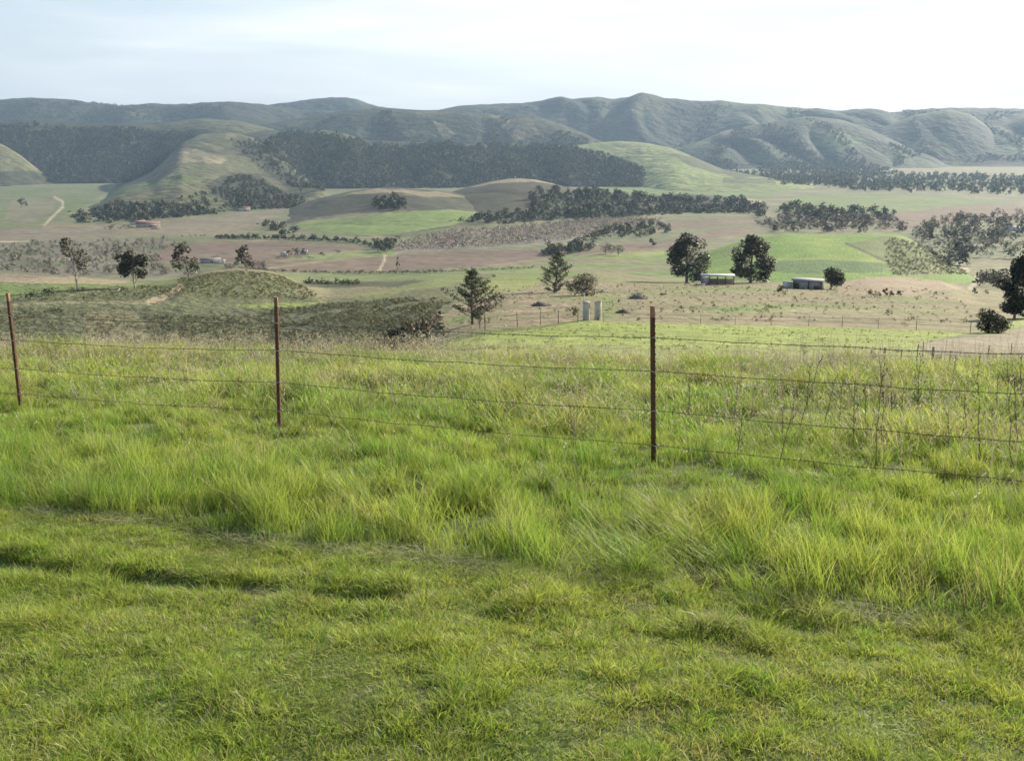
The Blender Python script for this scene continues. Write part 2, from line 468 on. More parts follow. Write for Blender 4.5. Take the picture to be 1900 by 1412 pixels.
ops = [
    # left basin and knoll
    ('poly', [(-900, 760), (-900, 548), (300, 548), (560, 550), (640, 545), (760, 520), (830, 535), (840, 600), (800, 640), (760, 670), (700, 760)], 'scrub', 8, 1.0),
    ('poly', [(-900, 530), (-900, 506), (0, 505), (120, 513), (250, 522), (200, 528), (0, 524)], 'straw', 2, .8),
    ('poly', [(-900, 575), (-900, 524), (0, 526), (180, 530), (300, 522), (350, 520), (250, 545), (100, 556), (-50, 560)], 'green', 6, .75),
    ('poly', [(0, 556), (60, 540), (150, 536), (330, 530), (340, 548), (300, 562), (100, 566)], 'scrub', 8, .75),
    ('poly', [(330, 522), (390, 507), (430, 502), (490, 504), (530, 515), (570, 545), (500, 562), (340, 560)], 'olive', 3, .8),
    ('poly', [(0, 566), (120, 560), (340, 563), (430, 564), (560, 562), (640, 556), (560, 572), (300, 572), (0, 572)], 'dull', 3, .9),
    ('poly', [(440, 566), (520, 562), (600, 561), (540, 571), (450, 571)], 'pasture', 2, .8),
    ('poly', [(160, 575), (250, 574), (275, 610), (285, 650), (150, 650)], 'tan', 7, .7),
    ('line', [(275, 560), (300, 553), (320, 543), (333, 533)], (.31, .25, .165), 7),
    ('line', [(130, 548), (170, 541), (225, 536)], 'tan', 2.5),
    ('line', [(0, 567), (120, 561), (270, 562)], 'tan', 3),
    ('line', [(555, 535), (580, 548), (600, 556)], 'tan', 8),
    ('line', [(505, 505), (560, 535)], 'tan', 3),
    # fields beyond the knoll
    ('poly', [(505, 520), (520, 507), (640, 507), (860, 503), (830, 516), (780, 520), (640, 522)], 'green', 2, .45),
    ('poly', [(520, 524), (640, 524), (790, 521), (740, 531), (600, 534), (545, 530)], 'dark', 2, .75),
    ('poly', [(545, 533), (620, 535), (740, 532), (690, 548), (610, 556)], 'tan', 4, .7),
    ('poly', [(640, 552), (720, 538), (830, 512), (870, 508), (900, 515), (850, 528), (760, 540), (700, 552)], 'pasture', 4, .35),
    # tan slope in the middle
    ('poly', [(760, 690), (810, 600), (850, 560), (890, 530), (1000, 520), (1100, 516), (1300, 520), (1500, 526), (1700, 510), (1800, 530), (1950, 560), (2600, 560), (2600, 640),
              (1900, 625), (1780, 622), (1500, 606), (1300, 602), (1090, 596), (900, 614), (830, 630)], 'tan', 5, 1.0),
    ('polynoise', [(760, 690), (890, 530), (1100, 516), (1300, 520), (1800, 530), (1950, 560), (1900, 620), (1500, 606), (1090, 596), (830, 630)], 'green', 40, 30, .02, .5, 71),
    ('polynoise', [(760, 690), (890, 530), (1100, 516), (1300, 520), (1800, 530), (1950, 560), (1900, 620), (1500, 606), (1090, 596), (830, 630)], (.24, .19, .135), 24, 9, .1, .5, 73),
    ('poly', [(1110, 540), (1140, 545), (1160, 585), (1110, 595)], 'green', 6, .6),
    ('poly', [(890, 525), (930, 508), (1000, 505), (1010, 520), (960, 540), (900, 545)], 'pasture', 6, .6),
    ('poly', [(1545, 520), (1580, 513), (1660, 510), (1750, 518), (1790, 535), (1700, 545), (1560, 545)], (.27, .215, .15), 3, .8),
    # bright pasture
    ('poly', [(740, 670), (790, 645), (830, 629), (900, 613), (1000, 604), (1090, 595), (1300, 602), (1500, 605), (1700, 612), (1800, 618), (1720, 634), (1700, 642), (1730, 660), (1900, 668), (2600, 680),
              (2600, 720), (700, 720)], 'pasture', 1.5, 1.0),
    ('poly', [(1700, 640), (1760, 628), (1830, 624), (1900, 608), (2600, 600), (2600, 655), (1900, 655), (1740, 660)], (.215, .185, .135), 3, .9),
    ('poly', [(1800, 618), (1850, 610), (1900, 585), (2600, 570), (2600, 600), (1900, 605), (1840, 622)], 'pasture', 2, .75),
    ('poly', [(800, 640), (830, 629), (900, 613), (1000, 604), (1075, 597), (1000, 610), (900, 620), (840, 636)], (.09, .105, .04), 1.5, .8),
    # bench above the brown fields
    ('poly', [(820, 500), (880, 492), (1000, 482), (1080, 470), (1230, 462), (1260, 480), (1330, 490), (1330, 525), (1100, 520), (1000, 512), (880, 508)], 'tan', 2, .85),
    ('polynoise', [(820, 500), (880, 492), (1000, 482), (1080, 470), (1230, 462), (1260, 480), (1330, 490), (1330, 525), (1100, 520), (1000, 512), (880, 508)], 'green', 60, 24, -.15, .25, 81),
    ('poly', [(1095, 478), (1170, 470), (1240, 464), (1230, 474), (1150, 480)], 'pasture', 2, .7),
    # valley fields
    ('poly', [(-900, 470), (-900, 425), (0, 425), (120, 418), (260, 414), (480, 394), (540, 386), (470, 425), (430, 436), (290, 438), (120, 446), (0, 452)], 'plough_pale', 1.5, .95),
    ('poly', [(-900, 425), (-900, 340), (0, 345), (120, 350), (200, 352), (160, 380), (100, 412), (0, 425)], (.10, .125, .055), 3, .7),
    ('poly', [(10, 408), (20, 372), (60, 365), (100, 372), (95, 395), (60, 412)], 'plough_pale', 3, .7),
    ('poly', [(-900, 520), (-900, 455), (0, 452), (120, 447), (300, 443), (330, 455), (290, 470), (300, 500), (400, 512), (0, 515)], 'grey', 4, .85),
    ('polynoise', [(-900, 520), (-900, 455), (0, 452), (120, 447), (300, 443), (330, 455), (290, 470), (300, 500), (400, 512), (0, 515)], 'scrub', 60, 30, -.05, .3, 91),
    ('poly', [(284, 484), (292, 470), (310, 456), (420, 447), (560, 450), (640, 455), (690, 463), (560, 470), (520, 482), (470, 488)], 'plough', 1, 1.0),
    ('poly', [(450, 500), (480, 486), (690, 478), (760, 470), (1000, 462), (1065, 456), (1050, 474), (870, 497), (640, 506)], 'plough', 1, 1.0),
    ('poly', [(690, 463), (735, 460), (735, 474), (640, 480), (540, 482), (600, 472)], 'green', 2, .6),
    ('poly', [(1060, 478), (1090, 458), (1230, 448), (1330, 425), (1480, 415), (1340, 440), (1250, 461), (1100, 470)], 'plough', 1.5, .9),
    ('poly', [(730, 470), (740, 452), (830, 432), (1000, 418), (1120, 405), (1240, 408), (1180, 425), (1060, 447), (900, 462)], 'orchard', 1, 1.0),
    ('poly', [(1240, 410), (1330, 404), (1420, 405), (1400, 414), (1300, 424), (1200, 428)], 'plough', 2, .8),
    ('poly', [(1640, 400), (1700, 392), (1780, 382), (2600, 380), (2600, 408), (1800, 412), (1700, 424), (1640, 425)], 'plough', 1.5, .95),
    ('poly', [(1460, 388), (1480, 362), (1600, 358), (1860, 372), (1720, 388), (1640, 394)], 'hillgreen', 1.5, .9),
    ('poly', [(1460, 395), (1640, 394), (1640, 420), (1480, 415)], 'plough_pale', 4, .7),
    ('poly', [(1620, 322), (1640, 300), (1900, 304), (2600, 304), (2600, 326), (1900, 326)], 'tan', 1.5, .9),
    ('poly', [(1060, 358), (1080, 345), (1320, 340), (1480, 350), (1400, 368), (1200, 365)], 'hillgreen', 2, .9),
    ('line', [(715, 474), (712, 486), (704, 502)], 'track', 3),
    ('line', [(690, 476), (640, 480), (560, 490), (500, 497)], 'tan', 2.5),
    ('line', [(80, 421), (95, 405), (116, 385), (116, 374), (100, 366)], 'track', 3),
    ('line', [(80, 422), (140, 418), (200, 424), (250, 428)], 'tan', 2.5),
    ('line', [(-900, 449), (0, 449), (55, 448)], 'track', 1.6),
    ('line', [(1800, 534), (1820, 520), (1812, 513)], 'track', 6),
    ('line', [(1795, 502), (1778, 492), (1792, 482)], 'track', 6),
    ('poly', [(1700, 480), (1760, 478), (1770, 510), (1700, 520)], 'green', 8, .6),
    ('poly', [(1790, 490), (1850, 482), (1900, 490), (1900, 545), (1830, 530)], 'tan', 6, .6),
]
Gcol, gpx, gpy = paint(GX, GY, GZ, ('dull', 'tan', 90.0, -.1, .5), ops)
# near ground: dark soil under the grass, passing to meadow green and to pasture
w = (1 - sstep(14, 26, GY))[..., None]
pat = sstep(-.3, .4, fbm(GX / 1.3, GY / 1.3, 3, 51))[..., None]
nearc = (C['soil'] * (1 - pat) + np.array([.11, .15, .04]) * pat)
Gcol = Gcol * (1 - w) + nearc * w
# pale straw verge where the meadow meets the pasture
Gn = grid_normals(GX, GY, GZ)
nc, nr = GX.shape
allF = grid_faces(nc, nr)
GV = np.stack([GX, GY, GZ], -1).reshape(-1, 3)
cy = GY[:-1, :-1]; fx = gpx[:-1, :-1]; fy = gpy[:-1, :-1]
BROWN = [[(284, 484), (292, 470), (310, 456), (420, 447), (560, 450), (640, 455), (690, 463), (560, 470), (520, 482), (470, 488)],
         [(450, 500), (480, 486), (690, 478), (760, 470), (1000, 462), (1065, 456), (1050, 474), (870, 497), (640, 506)]]
klass = np.zeros(cy.shape, int)                     # 0 valley
klass[cy < 640] = 1                                 # slopes below the fence
past = in_poly(fx, fy, [(740, 670), (790, 645), (830, 629), (900, 613), (1000, 604), (1090, 595), (1300, 602), (1500, 605), (1700, 612), (1800, 618), (1720, 634), (1700, 642), (1730, 660), (1900, 668),
                        (2600, 680), (2600, 720), (700, 720)]) & (cy > 21) & (cy < 125)
klass[past] = 2
klass[cy < 21] = 3
for bp in BROWN: klass[in_poly(fx, fy, bp) & (cy > 600)] = 4


def sub_sheet(name, mask, mat, label, cat):
    f = allF[mask]
    used = np.unique(f); remap = np.full(len(GV), -1, np.int64); remap[used] = np.arange(len(used))
    o = mesh_obj(name, GV[used], [remap[f]], mat, None, Gcol.reshape(-1, 3)[used], True, Gn.reshape(-1, 3)[used])
    return tag(o, label, cat, kind='structure')


sub_sheet('ground', klass == 3, M['near'], 'sloping ground under the long and mown grass by the wire fence', 'ground')
sub_sheet('pasture', klass == 2, M['mid'], 'bright green smooth pasture just below the dry grass meadow', 'field')
sub_sheet('hillside', klass == 1, M['mid'], 'tan and scrubby slopes falling from the pasture to the valley', 'hillside')
sub_sheet('ploughed_field', klass == 4, M['valley'], 'bare brown ploughed fields on the valley floor', 'field')
sub_sheet('valley_floor', klass == 0, M['valley'], 'flat valley floor of pale fields below the hills', 'valley')

# ================================================================= HILLS
SURF = {'ground': ground}


def hill(key, tracks, back, label, base, ops, amp, lam, seed, ncol, rows, fine=0.0, mat='hill', backz=None, smooth=14):
    pts = [q for t in tracks for q in t]
    us = [P(q[0], q[1], q[2]) for q in pts]
    uu = [x / (y + APEX) for x, y, z in us]
    crest = tracks[-1]
    bk = []
    for (px, py, Y) in crest:
        Y2 = Y + back; bz = FLOOR - 6 if backz is None else backz
        bk.append((Y2, bz))
    umin = min(uu); umax = max(uu)
    s = Surf(tracks + [(1e5, 0)], umin, umax, ncol, amp, lam, seed, fine, smooth)
    s.Y[:, -1] = s.Y[:, -2] + back; s.Z[:, -1] = FLOOR - 6 if backz is None else backz
    # recompute the slopes for the real back track
    d = np.diff(s.Y, axis=1); sl = np.diff(s.Z, axis=1) / d
    s.m[:, -1] = 0.0
    k = s.K - 2
    a, b = sl[:, k - 1], sl[:, k]
    s.m[:, k] = np.where(a * b > 0, 2 * a * b / (a + b + 1e-12), 0)
    gz = ground.ev(s.u * (s.Y[:, 0] + APEX), s.Y[:, 0])
    s.Z[:, 0] = np.minimum(s.Z[:, 0], np.where(gz > -1e8, gz, FLOOR)) - 2.0
    s.fadeL = umin > -.6; s.fadeR = umax < .6; s.endfade = 4 + amp * .6
    X, Y, Z = s.grid(rows + [14])
    c, px, py = paint(X, Y, Z, base, ops, seed=seed * 7 + 3)
    if mat == 'hill': c = c * .74
    n = grid_normals(X, Y, Z)
    o = mesh_obj('hill', np.stack([X, Y, Z], -1).reshape(-1, 3), [grid_faces(*X.shape).reshape(-1, 4)], M[mat], None, c.reshape(-1, 3), True, n.reshape(-1, 3))
    tag(o, label, 'hill', kind='structure')
    SURF[key] = s
    return s


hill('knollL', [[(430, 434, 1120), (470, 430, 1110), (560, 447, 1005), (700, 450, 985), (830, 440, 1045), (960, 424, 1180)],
                [(430, 432, 1180), (470, 425, 1230), (560, 412, 1230), (700, 396, 1250), (830, 389, 1300), (960, 405, 1300)],
                [(430, 431, 1300), (470, 424, 1400), (500, 409, 1470), (540, 390, 1500), (600, 368, 1500), (650, 356, 1500), (700, 350, 1500), (740, 349, 1500), (780, 352, 1500), (830, 357, 1500), (880, 368, 1500), (960, 400, 1450)]],
     500, 'low grassy knoll in mid valley with a green field on its front', ((.046, .05, .03), (.085, .082, .046), 60., -.3, .6),
     [('poly', [(520, 428), (560, 412), (700, 396), (830, 389), (920, 396), (830, 420), (700, 440), (560, 432)], 'green', 1, .95),
      ('poly', [(500, 425), (540, 412), (640, 398), (760, 392), (640, 408), (560, 414)], 'tan', 3, .6),
      ('poly', [(440, 440), (540, 430), (700, 438), (830, 424), (960, 410), (960, 450), (440, 455)], 'scrub', 3, .8),
      ('poly', [(640, 362), (700, 351), (820, 357), (860, 366), (800, 366), (740, 358), (660, 362)], 'straw', 4, .7),
      ('poly', [(470, 420), (540, 393), (620, 368), (700, 360), (800, 368), (800, 388), (700, 392), (560, 408), (500, 424)], (.05, .05, .032), 5, .8)],  # flank darkened in the colour, standing in for its shade
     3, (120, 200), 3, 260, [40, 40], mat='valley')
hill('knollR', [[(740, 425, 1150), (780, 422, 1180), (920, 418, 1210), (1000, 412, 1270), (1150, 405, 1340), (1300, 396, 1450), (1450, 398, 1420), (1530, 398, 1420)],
                [(740, 424, 1300), (780, 395, 1560), (800, 379, 1600), (840, 357, 1620), (880, 344, 1650), (920, 335, 1650), (955, 331, 1650), (990, 333, 1650), (1040, 345, 1650), (1080, 356, 1650), (1130, 360, 1650), (1200, 364, 1650), (1300, 366, 1650),
                 (1370, 371, 1650), (1440, 388, 1600), (1530, 398, 1550)]],
     500, 'rounded brown knoll in mid valley, wooded on one flank', ((.045, .048, .03), (.082, .075, .046), 70., -.2, .5),
     [('poly', [(790, 398), (850, 362), (930, 344), (1000, 346), (1040, 360), (1000, 400), (830, 404)], (.045, .046, .028), 5, .85),  # shade of the front face painted in as a darker colour
      ('poly', [(860, 350), (920, 336), (955, 330), (1000, 334), (1050, 346), (990, 337), (920, 340)], 'straw', 2, .8),
      ('poly', [(1000, 350), (1060, 352), (1200, 362), (1380, 370), (1400, 400), (1100, 412), (960, 412), (980, 385)], 'wood', 4, .75),
      ('poly', [(1360, 366), (1440, 362), (1460, 388), (1380, 388)], 'straw', 3, .7)],
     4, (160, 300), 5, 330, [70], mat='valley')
hill('spur', [[(60, 428, 1190), (120, 420, 1215), (250, 413, 1260), (400, 400, 1420), (520, 388, 1560), (660, 390, 1530)],
              [(60, 426, 1250), (120, 405, 1480), (180, 378, 1650), (230, 352, 1850), (280, 334, 2000), (335, 284, 2250), (380, 290, 2250), (430, 308, 2200), (480, 330, 2100), (540, 355, 1950), (660, 388, 1650)],
              [(60, 424, 1400), (120, 395, 1900), (180, 366, 2200), (230, 343, 2300), (280, 320, 2400), (310, 293, 2550), (335, 268, 2700), (370, 250, 2800), (420, 243, 2850), (470, 256, 2800), (520, 288, 2600), (560, 325, 2350), (600, 355, 2150), (660, 386, 1900)]],
     700, 'sunlit grassy spur running down into the valley with oak patches', ('hillgrass', 'chap', 110., .02, .7),
     [('poly', [(180, 366), (280, 322), (318, 285), (335, 276), (362, 276), (424, 298), (415, 306), (350, 300), (320, 326), (260, 346)], 'straw', 4, .6),
      ('poly', [(440, 250), (480, 262), (560, 325), (600, 356), (540, 350), (470, 300), (430, 275)], 'wood', 5, .6),
      ('poly', [(120, 398), (200, 350), (330, 325), (380, 335), (290, 342), (200, 372)], 'hillgreen', 4, .7),
      ('poly', [(110, 412), (180, 385), (260, 376), (360, 385), (420, 395), (300, 414), (120, 420)], 'wood', 5, .75),
      ('poly', [(380, 345), (430, 322), (480, 322), (520, 350), (560, 372), (560, 392), (420, 392), (440, 372)], 'wood', 5, .7)],
     18, (240, 700), 8, 330, [50, 60])
hill('leftspur', [[(-900, 345, 2500), (0, 340, 2500), (60, 332, 2600), (100, 330, 2650)],
                  [(-900, 200, 3000), (-300, 238, 2950), (-100, 248, 2900), (0, 266, 2900), (40, 287, 2850), (65, 307, 2800), (100, 329, 2750)]],
     500, 'pale grassy spur at the left edge below the dark woods', ('hillgrass', 'tan', 120., -.2, .4), [('poly', [(0, 318), (60, 318), (100, 326), (100, 345), (0, 345)], 'wood', 4, .8)], 6, (220, 500), 11, 160, [60])
hill('leftwoods', [[(-900, 338, 2600), (0, 336, 2660), (300, 334, 2750), (560, 350, 2450), (680, 352, 2400)],
                   [(-900, 230, 3300), (-300, 225, 3300), (0, 224, 3350), (120, 226, 3350), (240, 232, 3300), (330, 225, 3300), (380, 220, 3300), (450, 226, 3300), (510, 241, 3250), (560, 258, 3150), (620, 290, 3000), (680, 330, 2800)]],
     700, 'broad hillside dark with oak woods, grassy along its crest', ('wood', 'chap', 150., -.2, .5),
     [('poly', [(230, 236), (330, 226), (380, 219), (450, 226), (515, 242), (440, 250), (380, 242), (300, 246)], 'hillgrass', 5, .85),
      ('poly', [(90, 290), (130, 284), (125, 292), (95, 296)], 'hillgreen', 3, .8),
      ('poly', [(300, 262), (360, 250), (420, 262), (380, 275), (330, 280)], 'hillgrass', 5, .7)],
     30, (360, 1100), 13, 420, [100])
hill('woods', [[(380, 380, 1800), (450, 372, 1850), (560, 352, 2350), (800, 350, 2400), (1000, 348, 2480), (1150, 348, 2480), (1260, 350, 2400)],
               [(380, 300, 2700), (440, 264, 2900), (520, 248, 2950), (600, 241, 3000), (640, 248, 3000), (680, 261, 3000), (760, 264, 3000), (850, 268, 3000), (950, 271, 3000), (1060, 269, 2950), (1130, 289, 2850), (1190, 317, 2700), (1215, 331, 2600), (1260, 348, 2500)]],
     500, 'long steep hillside covered in dark evergreen woods', ('wood', 'chap', 120., -.1, .6),
     [('poly', [(400, 300), (430, 290), (480, 310), (440, 330)], 'hillgrass', 5, .5),
      ('poly', [(440, 262), (520, 247), (600, 240), (640, 247), (690, 265), (640, 258), (560, 254)], 'hillgrass', 4, .6)],
     24, (200, 1000), 17, 480, [100])
hill('midgrass', [[(360, 300, 3300), (1200, 300, 3300)],
                  [(360, 275, 3800), (450, 241, 3900), (540, 223, 3900), (620, 208, 3950), (700, 199, 3950), (780, 205, 3950), (860, 208, 3950), (900, 213, 3950), (940, 216, 3900), (990, 214, 3900), (1060, 238, 3800), (1110, 260, 3700), (1200, 298, 3500)]],
     700, 'grassy brown ridge with painted sunlit patches above the long wooded hillside', ('shrubby', 'hillgrass', 160., -.1, .6),
     [('poly', [(800, 225), (830, 232), (850, 250), (830, 262), (815, 245)], 'straw', 4, .8),  # sunlit patch painted in with the paler straw colour
      ('poly', [(940, 222), (985, 218), (1005, 250), (960, 262), (940, 248)], 'straw', 5, .55),  # second painted patch of sunlight, fainter
      ('poly', [(520, 245), (620, 212), (700, 200), (780, 206), (760, 225), (660, 232), (560, 258)], 'chap', 5, .7)],
     36, (300, 1000), 19, 420, [100])
hill('greenridge', [[(980, 347, 2550), (1150, 347, 2600), (1250, 358, 2180), (1350, 363, 2080), (1480, 368, 2000), (1600, 366, 2050)],
                    [(980, 290, 3300), (1060, 271, 3350), (1110, 265, 3350), (1150, 262, 3350), (1200, 266, 3300), (1250, 276, 3250), (1300, 297, 3100), (1340, 314, 3000), (1400, 326, 2850), (1480, 340, 2650), (1600, 360, 2300)]],
     500, 'bright green grass ridge sloping down to the valley fields', ((.20, .245, .09), 'hillgreen', 160., .0, .8),
     [('poly', [(1190, 330), (1215, 322), (1260, 330), (1220, 345), (1130, 352), (1130, 330)], 'wood', 3, .0),
      ('poly', [(1240, 285), (1300, 292), (1350, 315), (1420, 326), (1370, 332), (1290, 312)], 'wood', 4, .7),
      ('poly', [(1340, 330), (1440, 332), (1440, 342), (1340, 340)], 'chap', 4, .6),
      ('poly', [(1110, 272), (1180, 270), (1230, 300), (1160, 290)], 'straw', 5, .35)],
     7, (300, 800), 23, 330, [80])
hill('bumpA', [[(1180, 325, 3700), (1300, 330, 3650), (1500, 322, 3700), (1780, 310, 3800)],
               [(1180, 310, 4000), (1230, 288, 4200), (1300, 262, 4300), (1340, 244, 4400), (1420, 228, 4400), (1500, 216, 4400), (1560, 222, 4400), (1600, 235, 4400), (1650, 256, 4300), (1700, 282, 4200), (1780, 305, 4050)]],
     700, 'smooth grassy hill with wooded foot before the far range', ('chap', 'hillgreen', 200., -.1, .7),
     [('poly', [(1200, 330), (1240, 300), (1400, 300), (1600, 300), (1640, 318), (1500, 335)], 'wood', 6, .75),
      ('poly', [(1320, 236), (1350, 232), (1370, 244), (1340, 250)], 'straw', 4, .6)],
     32, (400, 1200), 29, 330, [90])
hill('bumpB', [[(1600, 305, 4100), (1980, 305, 4100)],
               [(1600, 260, 4500), (1650, 232, 4700), (1700, 213, 4700), (1760, 204, 4700), (1800, 212, 4700), (1830, 232, 4650), (1850, 255, 4550), (1890, 280, 4400), (1980, 300, 4250)]],
     700, 'rounded green hill at the right with a sunlit shoulder', ('chap', 'hillgreen', 220., -.2, .5), [], 28, (380, 1000), 31, 230, [80])
hill('bumpC', [[(1740, 306, 4000), (2900, 306, 4000)],
               [(1740, 280, 4500), (1800, 250, 4700), (1850, 232, 4800), (1900, 218, 4900), (2100, 205, 5000), (2900, 180, 5000)]],
     700, 'hazy green hill running out of the right edge', ('chap', 'hillgreen', 260., -.2, .6), [], 30, (420, 1200), 37, 230, [80])
hill('farright', [[(680, 285, 4300), (1200, 295, 4300), (1450, 310, 4300), (2900, 310, 4300)],
                  [(680, 222, 5100), (790, 203, 5200), (850, 196, 5200), (960, 192, 5200), (1010, 187, 5200), (1040, 182, 5200), (1065, 186, 5200), (1110, 180, 5200), (1140, 184, 5200), (1190, 178, 5200), (1230, 185, 5200), (1290, 188, 5200), (1340, 187, 5200), (1380, 192, 5200),
                   (1440, 197, 5200), (1500, 202, 5200), (1550, 209, 5200), (1600, 207, 5200), (1660, 209, 5200), (1720, 202, 5200), (1790, 200, 5200), (1850, 201, 5200), (1900, 203, 5200), (2300, 190, 5200), (2900, 190, 5200)]],
     900, 'far blue green range along the skyline at the right', ('shrubby', 'hillgrass', 260., -.1, .9),
     [('poly', [(1330, 187), (1440, 196), (1550, 209), (1500, 214), (1400, 208), (1340, 200)], 'hillgreen', 5, .6)],
     58, (460, 1500), 41, 600, [110], fine=3.0, smooth=8)
hill('farleft', [[(-900, 270, 3900), (800, 270, 3900)],
                 [(-900, 180, 4900), (-300, 186, 4900), (0, 186, 4900), (60, 183, 4900), (130, 187, 4900), (190, 196, 4900), (250, 197, 4900), (340, 193, 4900), (420, 192, 4900), (500, 196, 4900), (580, 206, 4900), (700, 216, 4900), (800, 232, 4900)]],
     800, 'far dark ridge along the skyline at the left', ('shrubby', 'wood', 200., -.3, .4),
     [('poly', [(160, 212), (250, 205), (330, 208), (240, 220)], 'hillgrass', 6, .5)], 48, (420, 1300), 43, 420, [90], fine=3.0, smooth=8)
hill('farpeak', [[(380, 250, 5000), (840, 250, 5000)],
                 [(380, 215, 5500), (430, 203, 5600), (500, 195, 5600), (560, 187, 5600), (600, 182, 5600), (640, 181, 5600), (662, 184, 5600), (690, 195, 5600), (740, 206, 5600), (840, 222, 5500)]],
     700, 'flat topped far peak behind the middle ridges', ('shrubby', 'hillgrass', 220., .1, .8), [], 18, (480, 1200), 47, 240, [70], fine=3.0, smooth=8)
hill('greenhill', [[(1250, 545, 520), (1400, 540, 520), (1500, 540, 520), (1650, 540, 520), (1860, 545, 520)],
                   [(1250, 528, 600), (1330, 505, 640), (1400, 484, 670), (1500, 480, 660), (1600, 482, 650), (1680, 498, 640), (1780, 518, 620), (1860, 530, 620)],
                   [(1250, 494, 790), (1290, 482, 790), (1330, 467, 795), (1370, 453, 800), (1410, 442, 800), (1450, 436, 800), (1500, 437, 800), (1560, 438, 800), (1620, 435, 800), (1670, 438, 800), (1695, 449, 790), (1720, 468, 780), (1760, 492, 760), (1860, 522, 740)]],
     220, 'bright green rounded hill behind the sheds with a contour track', ((.13, .21, .045), (.18, .245, .05), 60., -.1, .6),
     [('poly', [(1640, 438), (1710, 448), (1780, 490), (1640, 500), (1620, 470), (1570, 455)], 'olive', 5, .75),
      ('poly', [(1420, 487), (1520, 481), (1640, 485), (1640, 506), (1500, 508), (1420, 504)], (.075, .13, .045), 3, .9),
      ('line', [(1380, 484), (1440, 482), (1520, 480), (1600, 483), (1650, 487)], 'pasture', 3),
      ('line', [(1570, 452), (1600, 465), (1640, 484)], (.08, .09, .05), 3),
      ('line', [(1400, 447), (1370, 458), (1345, 470)], 'tan', 2.5),
      ('poly', [(1640, 500), (1780, 488), (1820, 500), (1700, 516)], 'tan', 5, .6)],
     1.6, (110, 220), 53, 300, [36, 50], mat='mid')

# ================================================================= FOLIAGE TOOLS
def rand_axes(n, rng, flat=0.0):
    a = rng.normal(size=(n, 3)); a[:, 2] *= (1 - flat); a /= np.linalg.norm(a, axis=1)[:, None]
    b = rng.normal(size=(n, 3)); b -= (b * a).sum(1)[:, None] * a; b /= np.linalg.norm(b, axis=1)[:, None]
    return a, b


def cards(cen, size, rng, asp=.6, flat=0.0):
    n = len(cen)
    a, b = rand_axes(n, rng, flat)
    s = (size * rng.uniform(.6, 1.3, n))[:, None] * .5
    V = np.stack([cen - a * s, cen - b * s * asp, cen + a * s, cen + b * s * asp], 1).reshape(-1, 3)
    return V, np.arange(4 * n).reshape(-1, 4)


def lobes_env(n, prof, rng, f0, f1, lr):
    """lobe centres inside a profile r(f) of a crown of unit height"""
    out = []
    for k in range(n):
        f = f0 + (f1 - f0) * (k + rng.uniform(.1, .9)) / n
        r = np.interp(f, prof[0], prof[1])
        th = rng.uniform(0, 2 * np.pi) if k else 0
        rr = r * math.sqrt(rng.uniform(.05, 1)) * .8
        q = lr * rng.uniform(.7, 1.25)
        out.append((rr * math.cos(th), rr * math.sin(th), f, q, q, q * .75))
    return np.array(out)


def lobe_leaves(lobes, n, rng, shell=.55):
    w = lobes[:, 3] ** 2; w /= w.sum()
    k = rng.choice(len(lobes), n, p=w)
    d = rng.normal(size=(n, 3)); d /= np.linalg.norm(d, axis=1)[:, None]
    r = rng.uniform(shell, 1, n) ** .7 * (1 + .12 * rng.normal(size=n))
    return lobes[k, :3] + d * lobes[k, 3:6] * r[:, None], k


def leafcol(base, n, rng, var=.3, groups=None):
    c = np.asarray(base)[None, :] * (1 + var * rng.uniform(-1, 1, (n, 1)))
    if groups is not None:
        gv = rng.uniform(.6, 1.5, groups.max() + 1)
        c = c * gv[groups][:, None]
    c = c * np.array([1, 1, 1]) + 0
    c[:, 0] *= rng.uniform(.85, 1.2, n)
    return np.repeat(np.clip(c, .005, 1), 4, axis=0)


def soft_normals(V, cen, rng, k=.22):
    """leaf normals follow the rounded crown they sit on"""
    d = V - cen
    d = d / (np.linalg.norm(d, axis=1)[:, None] + 1e-6)
    r = np.repeat(rng.normal(0, k, (len(V) // 4, 3)), 4, 0)
    d = d + r; d[:, 2] += .4
    return d / (np.linalg.norm(d, axis=1)[:, None] + 1e-6)


# templates for trees a few pixels high
def template(seed, kind):
    rng = np.random.default_rng(seed)
    if kind == 'oak':
        L = lobes_env(6, ([0, .3, .7, 1], [.3, .5, .42, .1]), rng, .25, .85, .27); n, sz, asp = 80, .21, .8
    elif kind == 'oakf':
        L = lobes_env(9, ([0, .3, .7, 1], [.3, .5, .42, .1]), rng, .2, .88, .22); n, sz, asp = 120, .15, .8
    elif kind == 'baref':
        L = lobes_env(8, ([0, .3, .7, 1], [.25, .42, .42, .2]), rng, .3, .88, .24); n, sz, asp = 110, .20, .25
    elif kind == 'bushf':
        L = lobes_env(6, ([0, .5, 1], [.5, .5, .2]), rng, .15, .7, .3); n, sz, asp = 60, .19, .6
    elif kind == 'bare':
        L = lobes_env(6, ([0, .3, .7, 1], [.2, .4, .4, .2]), rng, .35, .85, .25); n, sz, asp = 44, .34, .22
    elif kind == 'tall':
        L = lobes_env(6, ([0, .3, .7, 1], [.1, .2, .2, .08]), rng, .3, .92, .15); n, sz, asp = 40, .17, .7
    else:                                            # bush
        L = lobes_env(5, ([0, .5, 1], [.5, .5, .2]), rng, .2, .7, .33); n, sz, asp = 34, .27, .55
    c, _ = lobe_leaves(L, n, rng, .45)
    V, _ = cards(c, sz, rng, asp)
    return V, soft_normals(V, np.array([0, 0, .42]), rng)


TPL = {k: [template(s, k) for s in range(100, 106)] for k in ('oak', 'bare', 'tall', 'bush', 'oakf', 'baref', 'bushf')}


